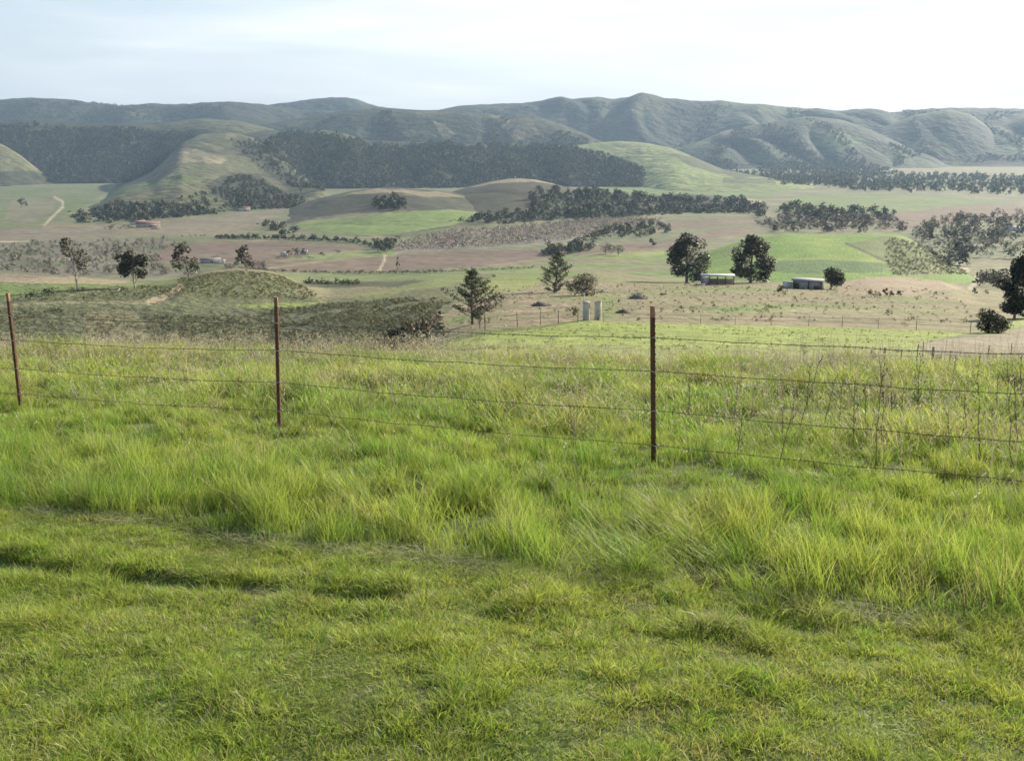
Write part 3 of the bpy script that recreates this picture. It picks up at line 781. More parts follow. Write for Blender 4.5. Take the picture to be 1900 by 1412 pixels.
def sample_on(key, poly, n, y0=None, y1=None, rng=RNG, row=None):
    s = SURF[key]
    poly = np.asarray(poly, float)
    ym, yM = (s.Y[:, 0].min() if y0 is None else y0), (s.Y[:, -2].max() if y1 is None else y1)
    umin = (poly[:, 0].min() - CX) / F - .03; umax = (poly[:, 0].max() - CX) / F + .03
    umin, umax = max(umin * 1.06, s.umin), min(umax * 1.06, s.umax)
    X = []; Y = []; Z = []; tot = 0
    for it in range(60):
        m = max(4000, n * 4)
        y = np.sqrt(rng.uniform((ym + APEX) ** 2, (yM + APEX) ** 2, m)) - APEX
        u = rng.uniform(umin, umax, m); x = u * (y + APEX)
        z = s.ev(x, y)
        px, py = proj(x, y, np.where(z < -1e8, -90, z))
        jx = 14 * fbm(px / 45, py / 14, 3, 77); jy = 5 * fbm(px / 45, py / 14, 3, 78)
        ok = (z > -1e8) & in_poly(px + jx, py + jy, poly)
        X.append(x[ok]); Y.append(y[ok]); Z.append(z[ok]); tot += ok.sum()
        if tot >= n: break
    return np.concatenate(X)[:n], np.concatenate(Y)[:n], np.concatenate(Z)[:n]


def stand(name, label, cat, spots, kind, hr, color, var=.18, mat='wood', seed=1, mask=None, sink=.05, cols=None):
    """many small trees as one mass; spots = list of (X,Y,Z)"""
    rng = np.random.default_rng(seed)
    X = np.concatenate([q[0] for q in spots]); Y = np.concatenate([q[1] for q in spots]); Z = np.concatenate([q[2] for q in spots])
    if mask is not None:
        k = mask(X, Y); X, Y, Z = X[k], Y[k], Z[k]
    n = len(X)
    kinds = kind if isinstance(kind, (list, tuple)) else [kind]
    Vs, Cs, Ns = [], [], []
    lot = rng.integers(0, 6 * len(kinds), n)
    colr = np.asarray(color, float)
    for t in range(6 * len(kinds)):
        T, TN = TPL[kinds[t // 6]][t % 6]
        idx = np.where(lot == t)[0]
        if not len(idx): continue
        h = rng.uniform(hr[0], hr[1], len(idx)) * rng.choice([.6, .8, 1, 1.3], len(idx)); a = rng.uniform(0, 2 * np.pi, len(idx)); wv = h * rng.uniform(.85, 1.25, len(idx))
        ca, sa = np.cos(a), np.sin(a)
        x = T[None, :, 0] * ca[:, None] - T[None, :, 1] * sa[:, None]
        y = T[None, :, 0] * sa[:, None] + T[None, :, 1] * ca[:, None]
        V = np.stack([X[idx, None] + x * wv[:, None], Y[idx, None] + y * wv[:, None], Z[idx, None] - sink * h[:, None] + T[None, :, 2] * h[:, None]], -1)
        Vs.append(V.reshape(-1, 3))
        Ns.append(np.stack([TN[None, :, 0] * ca[:, None] - TN[None, :, 1] * sa[:, None], TN[None, :, 0] * sa[:, None] + TN[None, :, 1] * ca[:, None], np.broadcast_to(TN[None, :, 2], x.shape)], -1).reshape(-1, 3))
        cb = colr if colr.ndim == 1 else colr[rng.integers(0, len(colr), len(idx))][:, None, :]
        tint = (1 + var * rng.uniform(-1, 1, (len(idx), 1, 1))) * np.concatenate([rng.uniform(.85, 1.25, (len(idx), 1, 1)), np.ones((len(idx), 1, 1)), rng.uniform(.8, 1.1, (len(idx), 1, 1))], -1)
        cc = np.broadcast_to(cb, (len(idx), 1, 3)) * tint * rng.uniform(.85, 1.15, (len(idx), T.shape[0] // 4, 1)).repeat(4, 1)
        Cs.append(cc.reshape(-1, 3))
    V = np.concatenate(Vs); Cc = np.concatenate(Cs)
    o = mesh_obj(name, V, [np.arange(len(V)).reshape(-1, 4)], M[mat], None, np.clip(Cc, .005, 1), normals=np.concatenate(Ns))
    return tag(o, label, cat, kind='stuff')


OAK = [(.066, .082, .042), (.074, .09, .045), (.062, .075, .042), (.084, .097, .05)]
BARE = [(.155, .142, .12), (.14, .128, .105), (.19, .172, .142), (.125, .12, .085)]

stand('woods', 'dark evergreen woods covering the long steep hillside', 'woods',
      [sample_on('woods', [(530, 370), (500, 320), (480, 290), (500, 262), (530, 252), (600, 247), (690, 270), (850, 272), (1060, 274), (1130, 293), (1190, 319), (1225, 332), (1150, 352), (560, 356)], 6400)], 'oak', (7, 13), OAK, seed=2,
      mask=lambda X, Y: fbm(X / 130, Y / 200, 3, 5) > -.75)
stand('woods', 'oak woods on the broad shaded hillside at the left', 'woods',
      [sample_on('leftwoods', [(-200, 232), (0, 232), (200, 240), (330, 246), (420, 268), (560, 285), (640, 330), (560, 352), (300, 340), (-200, 340)], 5200)], 'oak', (7, 13), OAK, seed=3,
      mask=lambda X, Y: fbm(X / 240, Y / 300, 3, 6) > -.45)
stand('woods', 'scattered oaks and brush at the foot of the smooth grassy hill', 'woods',
      [sample_on('bumpA', [(1230, 330), (1250, 300), (1350, 296), (1480, 302), (1620, 308), (1660, 322), (1500, 334)], 900), sample_on('bumpA', [(1300, 300), (1320, 262), (1420, 262), (1560, 290), (1640, 312)], 260)], 'oak', (6, 11), OAK, seed=31, mask=lambda X, Y: fbm(X / 200, Y / 260, 3, 16) > -.2)
stand('woods', 'dark woods on the left flank of the far blue range', 'woods', [sample_on('farleft', [(-200, 188), (0, 188), (130, 190), (300, 200), (420, 198), (420, 218), (300, 226), (0, 232), (-200, 232)], 1800, 4000, 4950)], 'oak', (7, 12), OAK, seed=32, mask=lambda X, Y: fbm(X / 300, Y / 300, 3, 18) > -.25)
stand('woods', 'oak thickets on the flank of the sunlit spur', 'woods',
      [sample_on('spur', [(110, 416), (180, 388), (260, 380), (360, 388), (420, 398), (300, 416), (140, 422)], 300), sample_on('spur', [(390, 350), (430, 332), (480, 335), (520, 358), (560, 376), (560, 392), (440, 394)], 260), sample_on('spur', [(430, 262), (480, 262), (560, 325), (600, 356), (540, 352), (470, 305)], 420),
       sample_on('spur', [(120, 412), (300, 372), (420, 352), (640, 385), (520, 394), (300, 416)], 110)], 'oak', (6, 11), OAK, seed=4)
stand('woods', 'dark oaks along the right flank and foot of the rounded knoll', 'woods',
      [sample_on('knollR', [(1000, 354), (1060, 358), (1200, 366), (1380, 373), (1400, 400), (1100, 412), (960, 412), (985, 388)], 620), sample_on('knollR', [(815, 424), (900, 396), (1000, 396), (1000, 414), (830, 428)], 90),
       sample_on('knollL', [(698, 376), (740, 370), (758, 378), (750, 390), (700, 391)], 50), sample_on('knollL', [(470, 428), (500, 416), (540, 416), (560, 442), (500, 440)], 30)], 'oak', (6, 11), OAK, seed=5)
gs = lambda poly, n, y0, y1: sample_on('ground', poly, n, y0, y1)
stand('woods', 'long hazy belt of trees along the far right valley edge', 'woods',
      [gs([(1330, 338), (1400, 330), (1640, 322), (1900, 328), (2200, 328), (2200, 362), (1900, 362), (1640, 356), (1440, 344)], 2600, 1900, 3500), gs([(1240, 346), (1310, 322), (1480, 314), (1650, 313), (1650, 330), (1440, 346)], 1500, 2300, 3640), gs([(1370, 390), (1460, 385), (1660, 398), (1640, 412), (1400, 408)], 130, 1200, 1700)], ['oak', 'oak', 'tall'], (7, 14), OAK, seed=6)
stand('woods', 'river trees and bare willows beside the track at the right', 'woods',
      [gs([(1690, 418), (1780, 405), (2100, 402), (2100, 480), (1780, 480), (1700, 460)], 620, 700, 1400), gs([(1680, 470), (1790, 472), (1800, 500), (1690, 505)], 70, 560, 900), gs([(1800, 500), (1900, 490), (2000, 500), (2000, 545), (1830, 540)], 60, 250, 700)], ['oakf', 'tall', 'baref', 'baref'], (4, 12), OAK + [(.12, .11, .08), (.15, .14, .11)], seed=7)
stand('woods', 'dark tree clump between the orchard and the brown field', 'woods',
      [gs([(1080, 452), (1095, 430), (1160, 420), (1230, 420), (1240, 434), (1120, 448)], 100, 950, 1350), gs([(985, 478), (1020, 464), (1100, 452), (1110, 462), (1020, 478)], 60, 850, 1200), gs([(690, 470), (690, 450), (735, 447), (735, 470)], 30, 900, 1200)], 'oakf', (5, 9), OAK + [(.08, .085, .055)], seed=8)
stand('scrub', 'grey bare willows and brush filling the left valley bottom', 'scrub',
      [gs([(-200, 512), (-200, 462), (0, 458), (120, 450), (310, 446), (330, 458), (290, 472), (300, 498), (420, 512)], 850, 700, 1150), gs([(400, 500), (480, 486), (500, 506), (420, 514)], 60, 700, 900)], ['baref', 'baref', 'bushf', 'oakf'], (2, 5), [(.24, .225, .195), (.21, .195, .165), (.26, .245, .21), (.17, .165, .12), (.23, .21, .18), (.19, .18, .145), (.12, .13, .08)], seed=9, var=.1)
stand('scrub', 'pale grey brush between the green hill and the far fields', 'scrub',
      [gs([(1400, 415), (1560, 406), (1660, 410), (1700, 430), (1560, 432), (1440, 432)], 260, 800, 1400), gs([(1440, 398), (1560, 396), (1650, 402), (1640, 412), (1440, 412)], 120, 900, 1600)], ['bare', 'bare', 'oak'], (5, 9), BARE + [(.07, .075, .045)] * 2, seed=10)
# hedgerows
def row(pts, step, seed, jit=2.0, y0=500, y1=1600):
    rng = np.random.default_rng(seed); xs, ys = [], []
    for (a, b), (c, d) in zip(pts[:-1], pts[1:]):
        k = max(2, int(math.hypot(c - a, d - b) / step)); tt = np.linspace(0, 1, k, endpoint=False)
        xs += list(a + (c - a) * tt); ys += list(b + (d - b) * tt)
    X, Y, Z, ok = ground.hit(np.array(xs) + rng.uniform(-jit, jit, len(xs)), np.array(ys) + rng.uniform(-.4, .4, len(ys)), y0, y1, 300)
    return X[ok], Y[ok], Z[ok]


stand('hedgerow', 'dark hedge along the far edge of the brown field below the knoll', 'hedge', [row([(400, 443), (500, 444), (600, 447), (660, 451), (690, 456)], 3, 1)], 'oak', (3, 5.5), OAK, seed=11)
stand('hedgerow', 'low dark hedge lines across the near valley fields', 'hedge', [row([(455, 503), (640, 508), (780, 507), (870, 503), (990, 498)], 4, 2), row([(540, 528), (640, 529), (780, 526)], 2.5, 3, y0=380, y1=700)], 'bush', (1.8, 3.2), OAK, seed=12)

# orchard: rows of leafless trees
px, py = np.meshgrid(np.arange(730, 1250, 5.5), np.arange(404, 472, 1.0))
s = ground
X0, Y0 = np.meshgrid(np.arange(-260, 420, 8.5), np.arange(850, 1420, 6.0))
a = radians(-24); X = X0 * math.cos(a) - (Y0 - 1000) * math.sin(a); Y = 1000 + X0 * math.sin(a) + (Y0 - 1000) * math.cos(a)
X = X.ravel(); Y = Y.ravel(); Z = ground.ev(X, Y); px, py = proj(X, Y, Z)
k = in_poly(px, py, [(735, 468), (745, 452), (830, 433), (1000, 419), (1120, 406), (1230, 409), (1180, 424), (1060, 446), (900, 461)])
stand('orchard', 'grey leafless orchard planted in rows between the brown fields', 'orchard', [(X[k], Y[k], Z[k])], 'bare', (4.2, 5.6), [(.31, .285, .24), (.28, .26, .22), (.26, .24, .20)], var=.12, seed=13)

# scrub on the basin below the fence and on the knoll
stand('scrub', 'sage green brush covering the slope below the meadow', 'scrub',
      [gs([(-500, 660), (-500, 572), (150, 572), (165, 600), (150, 660)], 2200, 150, 230), gs([(280, 660), (275, 600), (250, 574), (540, 572), (640, 564), (760, 554), (830, 556), (800, 600), (770, 640), (740, 660)], 5200, 110, 260),
       gs([(150, 640), (165, 575), (260, 575), (285, 640)], 200, 150, 230)],
      'bushf', (.3, .8), [(.18, .205, .12), (.155, .18, .10), (.20, .215, .135), (.135, .16, .085), (.21, .205, .14)], var=.15, seed=14, mask=lambda X, Y: fbm(X / 16, Y / 16, 3, 8) > -.3)
stand('scrub', 'low brush over the small rounded knoll at the left', 'scrub',
      [gs([(280, 560), (325, 530), (345, 518), (430, 503), (490, 505), (540, 520), (590, 548), (560, 562), (480, 566), (330, 564)], 1500, 225, 300), gs([(0, 566), (60, 540), (150, 538), (340, 530), (340, 550), (290, 562), (120, 564)], 450, 220, 305)],
      'bush', (.3, .85), [(.18, .205, .11), (.155, .18, .095), (.20, .215, .12)], var=.25, seed=15)
stand('scrub', 'grey leafless brush in the gully beside the pasture', 'scrub',
      [gs([(700, 650), (740, 600), (800, 590), (830, 610), (800, 640), (770, 665)], 70, 90, 150), gs([(880, 560), (940, 555), (930, 580), (880, 590)], 10, 130, 240)], ['bare', 'bush'], (1.0, 2.2), [(.22, .205, .17), (.25, .23, .19), (.14, .145, .09)], seed=16)
stand('scrub', 'low dead weeds in the tan field', 'scrub',
      [gs([(760, 640), (860, 560), (1000, 525), (1300, 528), (1750, 540), (1850, 600), (1500, 600), (1090, 592), (900, 608)], 900, 110, 360)], ['bush', 'bare'], (.25, .6), [(.20, .165, .11), (.15, .14, .08), (.10, .11, .05), (.24, .2, .13)], seed=17)

# brush following the creases of the far hills
def creased(key, poly, n, lo, y0=None, y1=None):
    X, Y, Z = sample_on(key, poly, n, y0, y1); s_ = SURF[key]
    lx, ly = s_.lam; wx = X + lx * .35 * noise(X / lx, Y / ly, s_.seed + 5)
    k = np.abs(noise(wx / lx, Y / ly, s_.seed)) < lo * (1 + .8 * fbm(X / 200, Y / 200, 2, 4))
    return X[k], Y[k], Z[k]


stand('scrub', 'dark brush lining the folds of the far hills', 'scrub',
      [creased('farright', [(700, 300), (700, 225), (960, 200), (1200, 188), (1500, 206), (1900, 208), (1900, 310), (1200, 300)], 9000, .13), creased('midgrass', [(440, 290), (480, 245), (700, 205), (980, 220), (1080, 256), (1150, 290)], 5000, .12),
       creased('bumpA', [(1200, 320), (1340, 248), (1500, 220), (1640, 256), (1740, 305)], 3500, .12), creased('bumpB', [(1620, 300), (1700, 216), (1800, 216), (1960, 300)], 2600, .12), creased('bumpC', [(1760, 300), (1850, 236), (2000, 215), (2100, 300)], 2600, .12)],
      'oak', (5, 9), [(.05, .062, .034), (.06, .072, .038), (.045, .054, .034)], seed=33)

stand('scrub', 'olive brush on the right end of the bright green hill', 'scrub',
      [sample_on('greenhill', [(1640, 446), (1700, 450), (1740, 480), (1800, 510), (1660, 512), (1640, 495)], 900)], ['bushf', 'baref', 'bushf'], (.9, 2.2), [(.15, .16, .085), (.19, .18, .12), (.12, .14, .065)], seed=35)

# ================================================================= GRASS
def yb(x):
    """edge between the mown strip and the uncut grass"""
    return 5.04 - .38 * x + .10 * noise(x * .9, x * 0, 3) + .05 * noise(x * 3, x * 0, 4)


def blades(x, y, h, w, lean, lang, cb, ct, rng, segs=3, head=None):
    """h,w per blade; lean as share of height; lang lean direction; cb/ct base and tip colours"""
    n = len(x)
    z = ground.ev(x, y) - .01
    fa = rng.uniform(0, np.pi, n); fxv, fyv = np.cos(fa), np.sin(fa)
    ts = np.array([0, .38, .72, 1.0]) if segs == 3 else np.array([0, .55, 1.0])
    ws = np.array([1, .9, .6, 0]) if segs == 3 else np.array([1, .75, 0])
    V, Cc = [], []
    lx, ly = np.cos(lang) * lean * h, np.sin(lang) * lean * h
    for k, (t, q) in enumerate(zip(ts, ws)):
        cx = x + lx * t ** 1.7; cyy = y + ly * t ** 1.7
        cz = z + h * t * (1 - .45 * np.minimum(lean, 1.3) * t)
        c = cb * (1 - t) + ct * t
        if k < len(ts) - 1:
            hw = w * q * .5
            V += [np.stack([cx - fxv * hw, cyy - fyv * hw, cz], -1), np.stack([cx + fxv * hw, cyy + fyv * hw, cz], -1)]
            Cc += [c, c]
        else:
            V.append(np.stack([cx, cyy, cz], -1)); Cc.append(c)
    m = len(V)
    V = np.stack(V, 1).reshape(-1, 3); Cc = np.stack(Cc, 1).reshape(-1, 3)
    o = (np.arange(n) * m)[:, None]
    quads = np.concatenate([o + np.array([[2 * k, 2 * k + 1, 2 * k + 3, 2 * k + 2]]) for k in range(segs - 1)])
    tri = o + np.array([[2 * segs - 2, 2 * segs - 1, 2 * segs]])
    return V, [quads, tri], Cc


def scatter(n, x0, x1, y0, y1, keep, rng, taper=True):
    """uniform over a trapezium that follows the view, kept by keep(x,y) in 0..1"""
    X, Y = [], []
    tot = 0
    while tot < n:
        y = np.sqrt(rng.uniform((y0 + 2) ** 2, (y1 + 2) ** 2, n * 2)) - 2
        x = rng.uniform(-1, 1, n * 2) * (.62 * y + 1.5)
        k = rng.uniform(0, 1, n * 2) < keep(x, y)
        X.append(x[k]); Y.append(y[k]); tot += k.sum()
    return np.concatenate(X)[:n], np.concatenate(Y)[:n]


def mixcol(cols, n, rng, wts):
    k = rng.choice(len(cols), n, p=np.asarray(wts) / np.sum(wts))
    return np.asarray(cols)[k] * rng.uniform(.75, 1.25, (n, 1))


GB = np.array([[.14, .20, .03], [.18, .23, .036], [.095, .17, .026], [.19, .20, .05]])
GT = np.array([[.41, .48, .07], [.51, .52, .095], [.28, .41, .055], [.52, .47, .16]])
STR = np.array([[.42, .36, .21], [.36, .30, .18], [.48, .43, .28]])


def build_grass(name, label, parts, mat):
    V, Q, T, Cc, off = [], [], [], [], 0
    for v, (q, t), c in parts:
        V.append(v); Q.append(q + off); T.append(t + off); Cc.append(c); off += len(v)
    o = mesh_obj(name, np.concatenate(V), [np.concatenate(Q), np.concatenate(T)], M[mat], None, np.clip(np.concatenate(Cc), .005, 1))
    return tag(o, label, 'grass', kind='stuff')


rng = np.random.default_rng(21)


def furrow(x, y):
    d = np.full(np.shape(x), 9.)
    wx = x + .05 * noise(x * 4, y * 4, 7); wy = y + .05 * noise(x * 4, y * 4, 8)
    for f in FUR: d = np.minimum(d, line_dist(wx, wy, f))
    return d


def mown_keep(x, y):
    d = y - yb(x)
    f = sstep(.01, .09, furrow(x, y))
    cl = .8 + .2 * sstep(-.5, .1, fbm(x * 2.2, y * 2.2, 3, 31))
    return (d < .03) * (.06 + .94 * f) * cl


def tufts(nt, per, keep, rng, r0, y0, y1):
    """blades gathered in tufts that splay outwards; returns x, y, splay direction, splay amount, tuft index"""
    tx, ty = scatter(nt, 0, 0, y0, y1, keep, rng)
    m = rng.poisson(per * rng.uniform(.5, 1.5, nt)) + 3
    ti = np.repeat(np.arange(nt), m); n = len(ti)
    rr = r0 * np.sqrt(rng.uniform(0, 1, n)) * np.repeat(rng.uniform(.6, 1.5, nt), m); a = rng.uniform(0, 2 * np.pi, n)
    return tx[ti] + rr * np.cos(a), ty[ti] + rr * np.sin(a), a, rr / r0, ti, nt


x, y, sa, sr, ti, ntf = tufts(21000, 28, mown_keep, rng, .042, 1.6, 7.2)
ok = (y < yb(x) + .05) & (rng.uniform(0, 1, len(x)) < (.25 + .75 * sstep(.01, .10, furrow(x, y))))
x, y, sa, sr, ti = x[ok], y[ok], sa[ok], sr[ok], ti[ok]; n = len(x)
cl = fbm(x * 1.6, y * 1.6, 3, 32); sp = fbm(x * .7, y * .7, 3, 33)
th_ = rng.uniform(.6, 1.45, ntf)
h = (.034 + .032 * sstep(-.4, .7, cl) + .022 * sstep(.1, .6, sp)) * rng.uniform(.55, 1.35, n) * th_[ti]
fd = furrow(x, y); h *= (.5 + .5 * sstep(.02, .12, fd) + .55 * sstep(.04, .14, fd) * (1 - sstep(.2, .4, fd))) * (.75 + .55 * sstep(-.35, .45, fbm(x * 3.1, y * 3.1, 2, 39)))
w = rng.uniform(.0020, .0045, n)
lean = .18 + .55 * sr * rng.uniform(.4, 1.3, n) + np.abs(rng.normal(0, .18, n)) + .5 * sstep(.25, .6, fbm(x * 1.1, y * 1.1, 2, 34))
la = sa + rng.normal(0, .6, n)
kt = rng.choice(4, ntf, p=[.40, .34, .17, .09]); k = kt[ti]; hue = sstep(-.4, .5, sp)[:, None]
tb = rng.uniform(.78, 1.22, (ntf, 1))[ti]
cb = GB[k] * rng.uniform(.8, 1.2, (n, 1)) * tb; ct = GT[k] * rng.uniform(.8, 1.2, (n, 1)) * tb * (np.array([[.8, .92, .8]]) * (1 - hue) + np.array([[1.0, 1.04, 1.0]]) * hue)
dead = rng.uniform(0, 1, n) < .06 + .10 * sstep(.1, .5, fbm(x * .9, y * .9, 3, 36))
ct[dead] = STR[rng.integers(0, 3, dead.sum())] * .85; cb[dead] = STR[0] * .5
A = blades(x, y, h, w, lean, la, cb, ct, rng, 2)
# a carpet of very short new blades and thatch between the tufts
n = 130000
x, y = scatter(n, 0, 0, 1.6, 7.2, lambda x, y: (y < yb(x) + .15) * (.3 + .7 * sstep(.01, .08, furrow(x, y))), rng)
k = rng.choice(4, n, p=[.40, .34, .17, .09]); hue = sstep(-.4, .5, fbm(x * .7, y * .7, 3, 33))[:, None]
cb = GB[k] * rng.uniform(.8, 1.2, (n, 1)); ct = GT[k] * rng.uniform(.65, 1.1, (n, 1)) * (np.array([[.8, .92, .8]]) * (1 - hue) + np.array([[1.1, 1.05, 1.05]]) * hue)
dead = rng.uniform(0, 1, n) < .12; ct[dead] = STR[rng.integers(0, 3, dead.sum())] * .8; cb[dead] = STR[0] * .5
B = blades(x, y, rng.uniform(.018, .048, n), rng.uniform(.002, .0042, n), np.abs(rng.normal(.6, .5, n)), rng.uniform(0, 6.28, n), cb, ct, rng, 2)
build_grass('short_grass', 'freshly mown bright green grass strip in the foreground', [A, B], 'grass')

# uncut grass: a dense belt, then the meadow on to the edge of the slope
def tall_h(x, y):
    d = y - yb(x)
    r = (.205 - .065 * sstep(.8, 2.2, d) + (.075 * fbm(x * .9, y * .9, 3, 41) + .05 * fbm(x * 3, y * 3, 2, 42)) * (1 - .3 * sstep(1.0, 2.0, d)))
    for (qx, qy) in ((1.08, 7.1), (-2.2, 9.0), (-5.3, 10.2)):
        r = r * (1 - .55 * np.exp(-(((x - qx) / .4) ** 2 + ((y - qy) / .7) ** 2)))
    return r


def tall_keep(x, y):
    d = y - yb(x)
    return (d > -.02) * (d < 5.2 + .8 * noise(x * .7, y * .5, 5)) * (.35 + .65 * sstep(-.45, .15, fbm(x * 1.7, y * 1.7, 3, 43)))


x, y, sa, sr, ti, ntf = tufts(9400, 31, tall_keep, rng, .075, 3.2, 13.5)
n = len(x); d = y - yb(x); th_ = rng.uniform(.65, 1.35, ntf)
h = np.clip(tall_h(x, y), .035, .42) * (.65 + .7 * sstep(-.4, .4, fbm(x * 2.3, y * 2.3, 2, 47))) * rng.uniform(.55, 1.2, n) * th_[ti] * (.7 + .3 * sstep(-.1, .15, d)) * (1 - .2 * sstep(3.4, 5, d))
w = rng.uniform(.0022, .0044, n) * (1 + .4 * sstep(5, 12, y))
lean = .08 + .30 * sr * rng.uniform(.4, 1.3, n) + np.abs(rng.normal(0, .14, n)) + .30 * sstep(.15, .6, fbm(x * .8, y * .8, 2, 44))
la = np.where(rng.uniform(0, 1, n) < .6, sa, 2.4 + 1.4 * fbm(x * .6, y * .6, 2, 45)) + rng.normal(0, .6, n)
sp = sstep(-.5, .5, fbm(x * .55, y * .55, 3, 46))[:, None]
kt = rng.choice(4, ntf, p=[.42, .28, .22, .08]); k = kt[ti]; tb = rng.uniform(.75, 1.2, (ntf, 1))[ti]
cb = GB[k] * rng.uniform(.8, 1.2, (n, 1)) * tb; ct = GT[k] * rng.uniform(.8, 1.2, (n, 1)) * tb * (np.array([[.66, .86, .74]]) * (1 - sp) + np.array([[.94, 1.0, 1.05]]) * sp)
dead = rng.uniform(0, 1, n) < .04 + .10 * sstep(2.8, 5, d)
ct[dead] = STR[rng.integers(0, 3, dead.sum())] * .85; cb[dead] = STR[0] * .4
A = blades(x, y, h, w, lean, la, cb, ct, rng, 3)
build_grass('tall_grass', 'dense uncut green grass belt running along the wire fence', [A], 'grass')


def mead_keep(x, y):
    d = y - yb(x)
    edge = 18.2 - 1.6 * sstep(-1, 8, x) + 1.0 * noise(x * .3, y * 0, 6)
    return (d > 4.2) * (y < edge) * (.25 + .75 * sstep(-.5, .2, fbm(x * 1.1, y * .8, 3, 51)))


x, y, sa, sr, ti, ntf = tufts(9000, 23, mead_keep, rng, .12, 6.5, 22)
n = len(x); th_ = rng.uniform(.55, 1.5, ntf)
patch = fbm(x * .42, y * .34, 4, 52); rt = sstep(-1, 9, x + (y - 14) * .3)
lush = sstep(.12, .5, fbm(x * .75, y * .5, 3, 57))
h = np.clip(.13 + .13 * sstep(-.2, .6, fbm(x * .7, y * .6, 3, 53)) + .05 * patch + .10 * lush, .08, .45) * rng.uniform(.5, 1.25, n) * th_[ti]
w = rng.uniform(.005, .010, n) * (.7 + .035 * y)
lean = .12 + .4 * sr * rng.uniform(.4, 1.3, n) + np.abs(rng.normal(0, .2, n)); la = np.where(rng.uniform(0, 1, n) < .6, sa, 2.6 + 1.6 * fbm(x * .5, y * .5, 2, 54)) + rng.normal(0, .7, n)
kt = rng.choice(4, ntf, p=[.38, .30, .22, .10]); k = kt[ti]; sp = sstep(-.45, .35, patch)[:, None]; tb = rng.uniform(.65, 1.3, (ntf, 1))[ti]
cb = GB[k] * rng.uniform(.8, 1.2, (n, 1)) * tb; ct = GT[k] * rng.uniform(.8, 1.2, (n, 1)) * tb * (np.array([[.66, .86, .70]]) * (1 - sp) + np.array([[1.1, 1.12, 1.35]]) * sp)
ct *= 1 - .3 * lush[:, None]; cb *= 1 - .3 * lush[:, None]
pd = .05 + .15 * sstep(0, .5, fbm(x * .5, y * .3, 3, 55)) + .22 * sstep(14.5, 18.5, y) + .06 * rt
dt = rng.uniform(0, 1, ntf)[ti] < pd * .6
dead = (dt & (rng.uniform(0, 1, n) < .8)) | (rng.uniform(0, 1, n) < pd * .5)
dead &= rng.uniform(0, 1, n) > lush * .9
ct[dead] = STR[rng.integers(0, 3, dead.sum())] * rng.uniform(.7, 1.1, (dead.sum(), 1)); cb[dead] = STR[0] * .55
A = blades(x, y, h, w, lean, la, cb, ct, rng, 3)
build_grass('meadow_grass', 'mixed green and straw coloured meadow grass beyond the fence', [A], 'grass')

# nodding dry stalks with pale seed heads
def oat_keep(x, y):
    d = y - yb(x)
    edge = 19 - 1.6 * sstep(-1, 8, x)
    return (d > 1.2) * (y < edge) * (.08 + .5 * sstep(3, 5, d) + .42 * sstep(14, 19, y)) * (.2 + .8 * sstep(-.25, .35, fbm(x * .8, y * .6, 3, 61)))


n = 13500
x, y = scatter(n, 0, 0, 4.5, 24, oat_keep, rng)
h = rng.uniform(.24, .48, n); w = rng.uniform(.0022, .0038, n) * (1 + .06 * np.maximum(0, y - 7))
lean = np.abs(rng.normal(.45, .3, n)); la = 2.8 + rng.normal(0, .9, n)
ct = mixcol(STR, n, rng, [1, 1, 1.2]); cb = ct * .7
A = blades(x, y, h, w, lean, la, cb, ct, rng, 3)
hz = ground.ev(x, y) + h * (1 - .45 * lean)
hx, hy = x + np.cos(la) * lean * h, y + np.sin(la) * lean * h
SV = []
for j in range(3):
    off = np.stack([np.cos(la) * .02 * j, np.sin(la) * .02 * j, -.018 * j + np.zeros(n)], -1) + rng.normal(0, .01, (n, 3))
    c = np.stack([hx, hy, hz], -1) + off
    L_ = rng.uniform(.014, .026, n)[:, None]; sd = np.stack([np.cos(la) * .5, np.sin(la) * .5, -np.ones(n)], -1); sd /= np.linalg.norm(sd, axis=1)[:, None]
    a2 = rng.uniform(0, np.pi, n); wd = np.stack([np.cos(a2), np.sin(a2), np.zeros(n)], -1) * (L_ * .26 * (1 + .05 * np.maximum(0, y - 7))[:, None])
    SV.append(np.stack([c, c + sd * L_ * .5 - wd, c + sd * L_, c + sd * L_ * .5 + wd], 1))
SV = np.stack(SV, 1).reshape(-1, 3)
sq = np.arange(len(SV)).reshape(-1, 4)
B = (SV, [sq, np.zeros((0, 3), int)], np.repeat(ct, 12, axis=0) * np.array([1.25, 1.28, 1.5]))
n = 4200
x = rng.uniform(.8, 12, n); y = rng.uniform(6.5, 19, n); k = (y - yb(x) > 3.2) & (rng.uniform(0, 1, n) < sstep(.5, 4.5, x - (y - 8) * .1) * (.25 + .75 * sstep(-.3, .3, fbm(x * .9, y * .7, 3, 62)))) & (np.abs(x) < .62 * y + 1.5) & (y < 17.5)
x, y = x[k], y[k]; n = len(x)
ct = mixcol(np.array([[.36, .31, .23], [.44, .39, .29], [.28, .24, .18]]), n, rng, [1, 1, .6])
D = blades(x, y, rng.uniform(.35, .85, n), rng.uniform(.003, .0048, n) * (1 + .05 * np.maximum(0, y - 7)), np.abs(rng.normal(.12, .12, n)), rng.uniform(0, 6.28, n), ct * .75, ct, rng, 3)
build_grass('dry_grass', 'thin dry oat stalks with pale nodding heads across the meadow', [A, B, D], 'straw')

